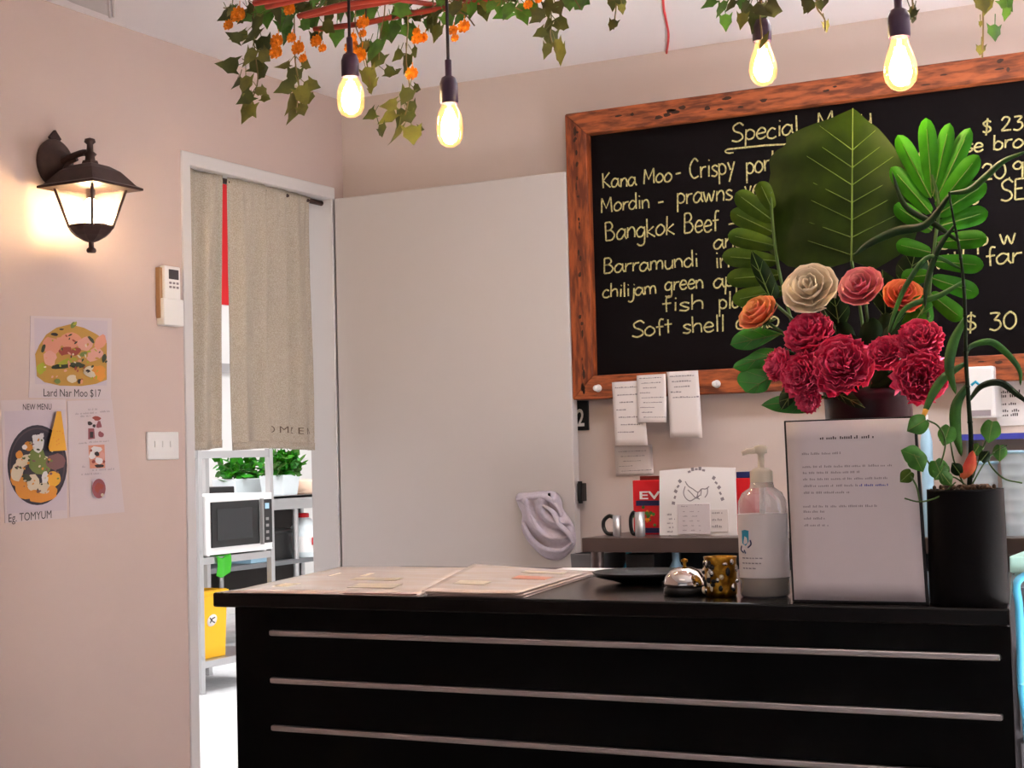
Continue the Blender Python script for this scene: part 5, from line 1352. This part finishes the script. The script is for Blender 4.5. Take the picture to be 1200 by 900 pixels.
def pendant(px, ysock_top, ysock_bot, ytip, y, gw, kind, label, wide=False):
    c = at(px, (ysock_bot + ytip) / 2, 1, y); z = lambda yy: at(px, yy, 1, y).z; X = c.x
    scale = (at(px + 10, 100, 1, y).x - at(px, 100, 1, y).x) / 10
    zs0, zs1, ztp = z(ysock_top), z(ysock_bot), z(ytip); rs = .0185 if wide else .0175; R_ = gw * scale / 2
    t = thing('pendant_bulb', label, 'pendant light', (X, y, ztp))
    MB().lathe([(rs * .95, zs1 - .004), (rs, zs1), (rs, zs0 - .012), (rs * .75, zs0), (rs * .36, zs0 + .004), (rs * .36, zs0 + .034), (.003, zs0 + .036)], (X, y, 0), seg=28).build('socket', M['bulb_socket'], t)
    MB().tube([(X, y, zs0 + .03), (X, y, (zs0 + ZC) / 2), (X, y, ZC)], .0032, 8).build('cord', M['cord'], t)
    h = zs1 - ztp
    pr = [(.0, 0), (.28, .015), (.62, .07), (.9, .18), (1, .32), (.95, .48), (.78, .66), (.58, .82), (.48, .94), (.46, 1.0)] if kind == 'st' else \
         [(.0, 0), (.35, .02), (.72, .09), (.95, .22), (1, .4), (.98, .6), (.84, .76), (.62, .88), (.52, .96), (.5, 1.0)]
    MB().lathe([(R_ * a + 1e-4, ztp + h * b_) for a, b_ in pr], (X, y, 0), seg=32).build('glass_bulb', M['bulb_glass'], t)
    MB().lathe([(R_ * .66 * a + 1e-4, ztp + h * .12 + h * .66 * b_) for a, b_ in pr], (X, y, 0), seg=20).build('glowing_filament', M['glow'], t)
    MB().lathe([(.004, ztp + h * .7), (.005, zs1)], (X, y, 0), seg=10).build('filament_stem', M['rose_cream'], t)
    return t


pendant(411, 64, 88, 138, 2.60, 27, 't', 'lit pendant bulb hung among the marigolds, leftmost of the four')
pendant(527, 91, 119, 173, 2.60, 27, 't', 'lit pendant bulb on a bare cord, hanging lowest and second from left')
pendant(894, 24, 46, 101, 2.75, 32, 'st', 'lit pendant bulb with a leaf over its socket, above the chalkboard')
pendant(1055, 12, 41, 107, 2.60, 40, 'st', 'lit pendant bulb nearest the right edge, above the potted bamboo', True)

# ------------------------------------------------------------------ ivy vines with marigolds on the trellis
IV = [(0, 0), (.10, .28), (-.08, .52), (.24, .42), (.5, .44), (.72, .22), (1.05, 0), (.72, -.22), (.5, -.44), (.24, -.42), (-.08, -.52), (.10, -.28)]


def vine(label, strand, leaves, flowers=(), seed=0, y=2.93, extra=0, palette=(0, 0, 1)):
    g = random.Random(seed); top = at(*strand[0], 1, y); ztop = max(top.z, TZ)
    P3 = [at(*p, 1, y + g.uniform(-.015, .015)) for p in strand]; t = thing('ivy_vine', label, 'vine', P3[0], None)
    c = catmull(P3, 6); hook = [Vector((P3[0].x, min(y, TY1 - .02), TZ + .012))] if P3[0].z < TZ else []
    MB().tube(hook + c, .0016, 6).build('vine_stem', M['vine'], t)
    q = MB()

    def leaf(c3, size, ang, dep, mi):
        d = Vector((math.cos(ang), g.uniform(-.35, .35), -math.sin(ang))).normalized(); s = Vector((g.uniform(-.6, .6), -1, g.uniform(-.4, .6))).cross(d).normalized(); nn = d.cross(s).normalized(); q.cur = mi
        cup = g.uniform(.1, .3); fold = g.uniform(.05, .3)
        ctr = [c3 + d * (size * k) + nn * (size * cup * k * k) for k in (0, .35, .7, 1.05)]
        vs = [c3 + d * (size * a) + s * (size * b * .82) + nn * (size * (cup * a * a - fold * abs(b))) for a, b in IV]
        vs += ctr[1:3]
        q.add(vs, [(0, 1, 12), (1, 2, 3, 12), (3, 4, 12), (4, 5, 13, 12), (5, 6, 13), (6, 7, 13), (7, 8, 12, 13), (8, 9, 12), (9, 10, 11, 12), (11, 0, 12)], True)
        q.tube([c3 - d * size * .35 + Vector((0, 0, .006)), c3], .0009, 5)
    for L in leaves:
        px, py, sz, an = L[:4]; mi = L[4] if len(L) > 4 else g.choice(palette)
        yy = y + g.uniform(-.03, .03); c3 = at(px, py, 1, yy); k = (at(px + 10, py, 1, yy).x - c3.x) / 10
        leaf(c3, sz * .88 * k, math.radians(an), yy, mi)
    for _ in range(extra):
        b = c[g.randrange(len(c))]; k = .0017
        leaf(b + Vector((g.uniform(-.03, .03), g.uniform(-.03, .03), g.uniform(-.015, .015))), g.uniform(16, 27) * k, math.radians(g.uniform(10, 170)), y, g.choice(palette))
    q.build('foliage', [M['ivy1'], M['ivy2'], M['ivy3']], t)
    for i, (px, py, r) in enumerate(flowers):
        yy = y - g.uniform(.0, .05); c3 = at(px, py, 1, yy); k = (at(px + 10, py, 1, yy).x - c3.x) / 10; R_ = r * k; f = MB()
        for l in range(4):
            n_ = 9 - l
            for m_ in range(n_):
                a0 = 6.283 * m_ / n_ + l * .5; th = .45 + .36 * l
                d = Vector((math.cos(a0) * math.cos(th), -math.sin(th) * .8, math.sin(a0) * math.cos(th) * .75 + .25 * math.sin(th))).normalized()
                sd = d.cross(Vector((.1, 1, .2))).normalized(); kk = R_ * (1 - .1 * l)
                f.add([c3, c3 + d * kk * .6 + sd * kk * .30, c3 + d * kk * 1.0 + sd * kk * .17, c3 + d * kk * 1.04, c3 + d * kk * 1.0 - sd * kk * .17, c3 + d * kk * .6 - sd * kk * .30], [(0, 1, 2, 3, 4, 5)], False)
        f.ball(c3, R_ * .6, None, R_ * .5, 8)
        f.tube([c3, c3 + Vector((g.uniform(-.004, .004), .004, R_ * 1.6))], .0009, 5)
        f.build('marigold', M['marigold'], t)
    return t


vine('ivy vine at the far left of the trellis, long and dark with two marigolds', [(300, -8), (296, 30), (300, 70), (302, 95), (294, 122)],
     [(302, 30, 26, 120), (290, 36, 22, 150), (285, 46, 20, 200), (306, 42, 26, 70), (296, 55, 24, 110), (303, 60, 22, 40), (280, 76, 26, 185, 0), (292, 74, 24, 20), (300, 84, 22, 0), (288, 88, 24, 90), (281, 90, 16, 120), (301, 102, 18, 40), (296, 108, 22, 150, 0), (306, 112, 14, 30), (292, 118, 26, 110), (290, 122, 18, 60), (270, 14, 12, 90), (272, 8, 14, 95), (290, 10, 28, 60, 2), (298, 4, 26, 20, 2), (310, 10, 24, 80, 2), (300, 18, 22, 90)],
     [(281, 18, 9), (269, 30, 6)], 1, palette=(0, 0, 1))
vine('ivy vine ending in a dense leafy tip, second from the left under the trellis', [(345, -6), (345, 40), (346, 72), (350, 100), (347, 132)],
     [(340, 72, 18, 150), (352, 72, 18, 30), (346, 78, 24, 95, 0), (344, 96, 24, 150), (356, 96, 24, 30), (350, 100, 26, 70), (344, 108, 26, 110), (356, 114, 20, 10), (346, 118, 28, 100), (352, 122, 20, 60), (330, 20, 26, 70, 2), (340, 14, 26, 110, 2), (334, 34, 22, 80, 2), (352, 24, 20, 40, 2), (320, 6, 26, 60, 0), (358, 8, 24, 80, 0)],
     [(326, 49, 8), (325, 62, 8), (343, 45, 6), (351, 57, 8), (356, 69, 5), (340, 0, 10), (341, 12, 7)], 2, palette=(0, 1))
vine('ivy strand with marigold clusters around the leftmost bulb', [(420, -8), (416, 25), (424, 50), (430, 75), (434, 100)],
     [(424, 48, 20, 60, 1), (428, 78, 28, 80, 1), (436, 90, 18, 100, 1), (432, 100, 14, 60, 1), (395, 30, 24, 100, 2), (405, 10, 22, 70, 2), (378, 26, 22, 40, 0), (370, 36, 20, 90, 0), (362, 16, 24, 60, 2), (384, 8, 26, 90, 0)],
     [(372, 49, 7), (379, 57, 5), (414, 45, 6), (414, 56, 9), (423, 66, 9), (427, 27, 8), (426, 40, 5)], 3)
vine('ivy strand with one low marigold and paired leaves, left of the bare-cord bulb', [(478, -8), (478, 30), (476, 70), (480, 105), (474, 140)],
     [(470, 58, 18, 140, 0), (482, 58, 18, 40, 0), (476, 62, 24, 95, 0), (450, 82, 18, 20, 0), (462, 84, 12, 0, 0), (480, 102, 24, 110), (484, 102, 14, 20), (480, 118, 18, 80), (466, 120, 22, 170), (462, 128, 24, 140), (470, 126, 26, 100), (476, 130, 24, 60), (440, 130, 18, 160), (444, 146, 20, 60), (468, 146, 30, 95, 1), (482, 146, 30, 75, 1), (486, 150, 14, 20)],
     [(484, 87, 8)], 4, palette=(0, 0, 1))
vine('green ivy strand between the two left bulbs, with broad leaves', [(452, -8), (450, 20), (445, 45), (444, 70)],
     [(445, 22, 34, 80, 2), (458, 24, 36, 70, 2), (442, 45, 34, 95, 2), (446, 60, 24, 110, 0), (434, 48, 18, 120, 0), (470, 30, 24, 30, 2), (478, 32, 26, 50, 2), (462, 6, 28, 30, 2), (436, 8, 26, 110, 2)],
     [(490, 46, 7), (497, 45, 6), (489, 38, 5)], 5, palette=(2, 2, 0))
vine('short ivy strand with two marigolds just right of the bare-cord bulb', [(520, -8), (535, 10), (548, 20), (556, 30)],
     [(512, 28, 22, 100, 0), (508, 26, 20, 80, 0), (520, 14, 24, 60, 2), (506, 4, 26, 120, 0), (532, 0, 26, 80, 0), (552, 2, 22, 90, 2), (565, 2, 24, 80, 0)],
     [(532, 36, 6), (545, 32, 8), (534, 45, 5)], 6)
vine('bright green ivy spray at the right end of the visible canes', [(585, -8), (596, 4), (610, 12), (618, 18)],
     [(582, -2, 22, 80, 2), (598, 2, 26, 100, 2), (608, 4, 28, 70, 2), (600, 8, 26, 150, 2), (616, 6, 26, 40, 2), (578, 0, 18, 110, 2)], [(620, 6, 6), (632, 0, 5)], 7, palette=(2, 2))
vine('dark hanging ivy strand left of the chalkboard top corner', [(645, -8), (646, 20), (645, 42), (652, 62)],
     [(630, 8, 24, 80, 0), (640, -2, 26, 80, 0), (650, 2, 24, 60, 0), (644, 20, 24, 120, 0), (650, 22, 24, 40, 0), (640, 34, 18, 150, 0), (646, 34, 24, 100, 0), (650, 46, 22, 70, 1), (654, 54, 26, 75, 1), (642, 50, 20, 110, 0), (656, 28, 16, 30, 0), (634, 14, 20, 130, 0)], [], 8, palette=(0, 0, 1))
vine('short green ivy tip beside the dark strand, left of the red cord', [(668, -10), (674, 0), (680, 10)], [(668, -6, 26, 80, 2), (676, -4, 28, 60, 2), (664, -4, 18, 120, 2), (682, -2, 16, 40, 2)], [], 9, palette=(2, 2))
vine('thin wispy ivy tip just left of the red cord on the ceiling', [(724, -10), (722, 8), (720, 26), (719, 34)], [(718, -6, 20, 95, 0), (726, -4, 18, 80, 0), (720, 22, 17, 105, 0), (728, 4, 14, 90, 1)], [], 10, palette=(0, 2))
vine('ivy strand with a leaf lying over the bulb socket above the chalkboard', [(890, -12), (892, 5), (891, 20), (893, 45)],
     [(838, -4, 22, 140, 2), (848, 0, 26, 100, 2), (850, 16, 22, 95, 2), (866, -4, 26, 60, 2), (870, 14, 22, 100, 1), (888, 2, 34, 60, 0), (896, 8, 32, 20, 0), (890, 14, 30, 110, 0), (880, 4, 24, 120, 0), (893, 40, 24, 85, 1), (874, 0, 20, 90, 0), (860, -2, 20, 120, 0)], [], 11, y=2.72, palette=(0, 0, 1))
vine('small ivy tips between the two bulbs on the right', [(958, -10), (957, 8), (966, 22), (967, 36)], [(944, -6, 24, 80, 0), (952, 0, 18, 110, 0), (958, 0, 16, 70, 0), (967, -2, 18, 90, 0), (966, 24, 16, 80, 1), (948, 6, 14, 120, 0)], [], 12, y=2.72, palette=(0, 1))
vine('short ivy sprig on the socket of the rightmost bulb', [(1068, -10), (1070, 8), (1071, 24)], [(1066, 8, 18, 60, 0), (1072, 10, 16, 110, 0), (1070, 20, 12, 80, 0)], [], 13, y=2.62, palette=(0, 1))
vine('pale ivy strand at the upper right corner of the chalkboard', [(1152, -10), (1152, 20), (1152, 45), (1151, 68)], [(1150, -4, 28, 80, 1), (1158, -2, 24, 100, 1), (1174, -4, 26, 60, 2), (1180, 8, 20, 100, 2), (1166, 28, 26, 95, 2), (1150, 52, 18, 95, 1), (1149, 24, 10, 90, 1)], [], 14, y=2.72, palette=(1, 2))
for i, (a_, b_, lab, sd) in enumerate((((262, 12), (352, -2), 'leafy ivy run along the left end of the trellis edge', 31), ((350, 4), (470, -10), 'leafy ivy run woven through the middle canes of the trellis', 32), ((470, 14), (600, -10), 'leafy ivy run along the trellis edge by the bare-cord bulb', 33))):
    vine(lab, [(a_[0] + (b_[0] - a_[0]) * k / 4, a_[1] + (b_[1] - a_[1]) * k / 4 + (4 if k % 2 else -3)) for k in range(5)], [], [], sd, y=2.955, extra=26, palette=(0, 2, 2, 1))
# red cord across the ceiling
ca, cbp = at(781, 62, 2, ZC - .004), at(777, 0, 2, ZC - .004)
cc = [ca + Vector((0, 0, -.002)), ca.lerp(cbp, .35) + Vector((.01, 0, 0)), ca.lerp(cbp, .7) + Vector((.004, 0, 0)), cbp, cbp + (cbp - ca) * 1.5]
q = MB(); q.tube(catmull(cc, 6), .0035, 7); tag(q.build('ceiling_cable', M['red_cord']), 'red cord running along the white ceiling to the back wall', 'cord')

# ------------------------------------------------------------------ things on and above the bench behind the plants
yw = YB - .002
def wall_sheet(name, label, cat, px, mt, dep, text=None):
    A, B_ = at(px[0], px[1], 1, yw - dep), at(px[2], px[3], 1, yw - dep)
    t = thing(name, label, cat, ((A.x + B_.x) / 2, yw, B_.z)); MB().span((A.x, yw - dep, B_.z), (B_.x, yw, A.z)).build('body', M[mt], t, bevel=.001); return t, A, B_


t, A, B_ = wall_sheet('wall_notice', 'white notice with rows of black print on the wall behind the bamboo', 'notice', (1165, 419, 1240, 497), 'paper', .003)
q = MB(); g = random.Random(5)
for y in (436, 444, 461, 466, 475, 483, 488):
    p = at(1173, y, 1, yw - .0035); dashes(q, p, XV, ZV, -YV, .035 + .02 * g.random(), .009, g, gap=.3)
q.build('print', M['ink'], t)
# tissue dispenser with teal logo
A, B_ = at(1131, 430, 1, 4.4), at(1158, 489, 1, 4.4)
tb = thing('towel_dispenser', 'small white paper dispenser with a teal mark on the wall behind the bamboo', 'dispenser', ((A.x + B_.x) / 2, YB, B_.z))
MB().span((A.x, 4.40, B_.z), (B_.x + .02, YB, A.z)).build('case', M['white_plastic'], tb, bevel=.006)
q = MB(); c = at(1147, 451, 1, 4.399); q.tube([c + Vector((-.02, 0, 0)), c + Vector((-.008, 0, .009)), c + Vector((.006, 0, -.004)), c + Vector((.02, 0, .007))], .004, 6); q.build('teal_mark', M['teal'], tb)
q = MB(); q.span((A.x + .012, 4.398, B_.z + .004), (B_.x + .008, 4.401, B_.z + .02)); q.build('paper_slot', M['ink_soft'], tb)
# shelf with blue edge and clear tubs on it
sA, sB = at(1128, 510, 1, 4.30), at(1250, 503, 1, 4.30)
sh = thing('wall_shelf', 'narrow white wall shelf with a blue edge behind the potted plant', 'shelf', ((sA.x + sB.x) / 2, 4.4, sA.z))
MB().span((sA.x - .06, 4.30, sA.z - .012), (.4, YB, sA.z)).build('board', M['white_plastic'], sh, bevel=.002)
MB().span((sA.x - .06, 4.292, sA.z - .014), (.4, 4.302, sA.z + .002)).build('edge_strip', M['ink_blue'], sh)
for x in (sA.x, .3): MB().span((x, 4.34, sA.z - .10), (x + .012, YB, sA.z - .012)).build('bracket', M['steel'], sh)
for (pxa, pxb, yt, ybm, yy, lab, nm) in ((1140, 1173, 541, 634, 4.30, 'ribbed frosted plastic tub on the steel bench just behind the black pot', 'plastic_tub'),
                                         (1176, 1216, 528, 634, 4.26, 'taller stack of frosted plastic cups on the steel bench at the right edge', 'cup_stack')):
    A, B_ = at(pxa, ybm, 1, yy), at(pxb, ybm, 1, yy); r = (B_.x - A.x) / 2; cx = (A.x + B_.x) / 2; z1 = at(pxa, yt, 1, yy).z; n = 7; pr = [(r * .8, BT)]
    for i in range(n):
        za, zb_ = BT + (z1 - BT) * i / n, BT + (z1 - BT) * (i + .8) / n; pr += [(r * (.82 + .16 * i / n), za + .002), (r * (.84 + .16 * i / n), zb_), (r * (.88 + .16 * i / n), zb_ + .004)]
    t = thing(nm, lab, 'tub' if 'tub' in nm else 'cups', (cx, yy, BT)); MB().lathe(pr, (cx, yy, 0), seg=28).build('shell', M['tub'], t)
    MB().lathe([(pr[-1][0] * .98, z1 - .008), (pr[-1][0] * 1.05, z1 - .006), (pr[-1][0] * 1.05, z1), (pr[-1][0] * .9, z1)], (cx, yy, 0), seg=28).build('rim', M['pale_blue'], t)
A, B_ = at(1083, 634, 1, 4.2), at(1097, 634, 1, 4.2); r = (B_.x - A.x) / 2; cx = (A.x + B_.x) / 2; z1 = at(1090, 486, 1, 4.2).z
t = thing('blue_bottle', 'tall pale blue bottle on the steel bench between notice and black pot', 'bottle', (cx, 4.2, BT)); hh = z1 - BT
MB().lathe([(r * .9, BT), (r, BT + .005), (r, BT + hh * .78), (r * .7, BT + hh * .86), (r * .4, BT + hh * .9)], (cx, 4.2, 0), seg=24).build('body', M['pale_blue'], t)
MB().lathe([(r * .45, BT + hh * .9), (r * .45, BT + hh)], (cx, 4.2, 0), seg=18).build('cap', M['white_plastic'], t)
# side cabinet with a mint tray beyond the counter end, hose
A = at(1176, 676, 1, 3.7); B_ = at(1200, 672, 1, 3.7); zt = at(1190, 678, 1, 3.7).z
sc = thing('side_cabinet', 'dark grey side cabinet standing beyond the right end of the counter', 'cabinet', (A.x + .15, 3.85, 0))
MB().span((A.x + .01, 3.70, .06), (-.2, 4.05, zt - .02)).build('carcass', M['cabinet'], sc, bevel=.003); MB().span((A.x, 3.69, zt - .02), (-.19, 4.06, zt)).build('top', M['steel_dark'], sc, bevel=.003)
MB().span((A.x + .03, 3.73, 0), (-.22, 4.02, .06)).build('plinth', M['black_plastic'], sc)
for k in range(3):
    d = MB().span((A.x + .025, 3.688, .10 + k * .2), (-.215, 3.70, .28 + k * .2)).build('drawer', M['cabinet'], sc, bevel=.002)
    MB().span((-.42, 3.674, .22 + k * .2), (-.28, 3.689, .235 + k * .2)).build('drawer_handle', M['steel'], d, bevel=.002)
q = MB(); q.span((A.x + .02, 3.72, zt), (A.x + .26, 3.98, zt + .012)); q.span((A.x + .012, 3.712, zt + .010), (A.x + .268, 3.988, zt + .05))
tag(q.build('mint_tray', M['mint'], bevel=.004), 'pale mint plastic tray on the dark grey side cabinet at the right edge', 'tray')
hs = [at(1192, 682, 1, 3.60), at(1194, 710, 1, 3.60), at(1196, 760, 1, 3.60), at(1197, 800, 1, 3.60), at(1202, 840, 1, 3.60)]
hs = [Vector((hs[0].x + .03, 3.66, zt + .02))] + hs + [Vector((hs[-1].x + .05, 3.62, .012)), Vector((hs[-1].x + .35, 3.55, .012))]
q = MB(); q.tube(catmull(hs, 6), .009, 10); tag(q.build('water_hose', M['hose']), 'teal blue hose hanging down beside the right end of the counter', 'hose')
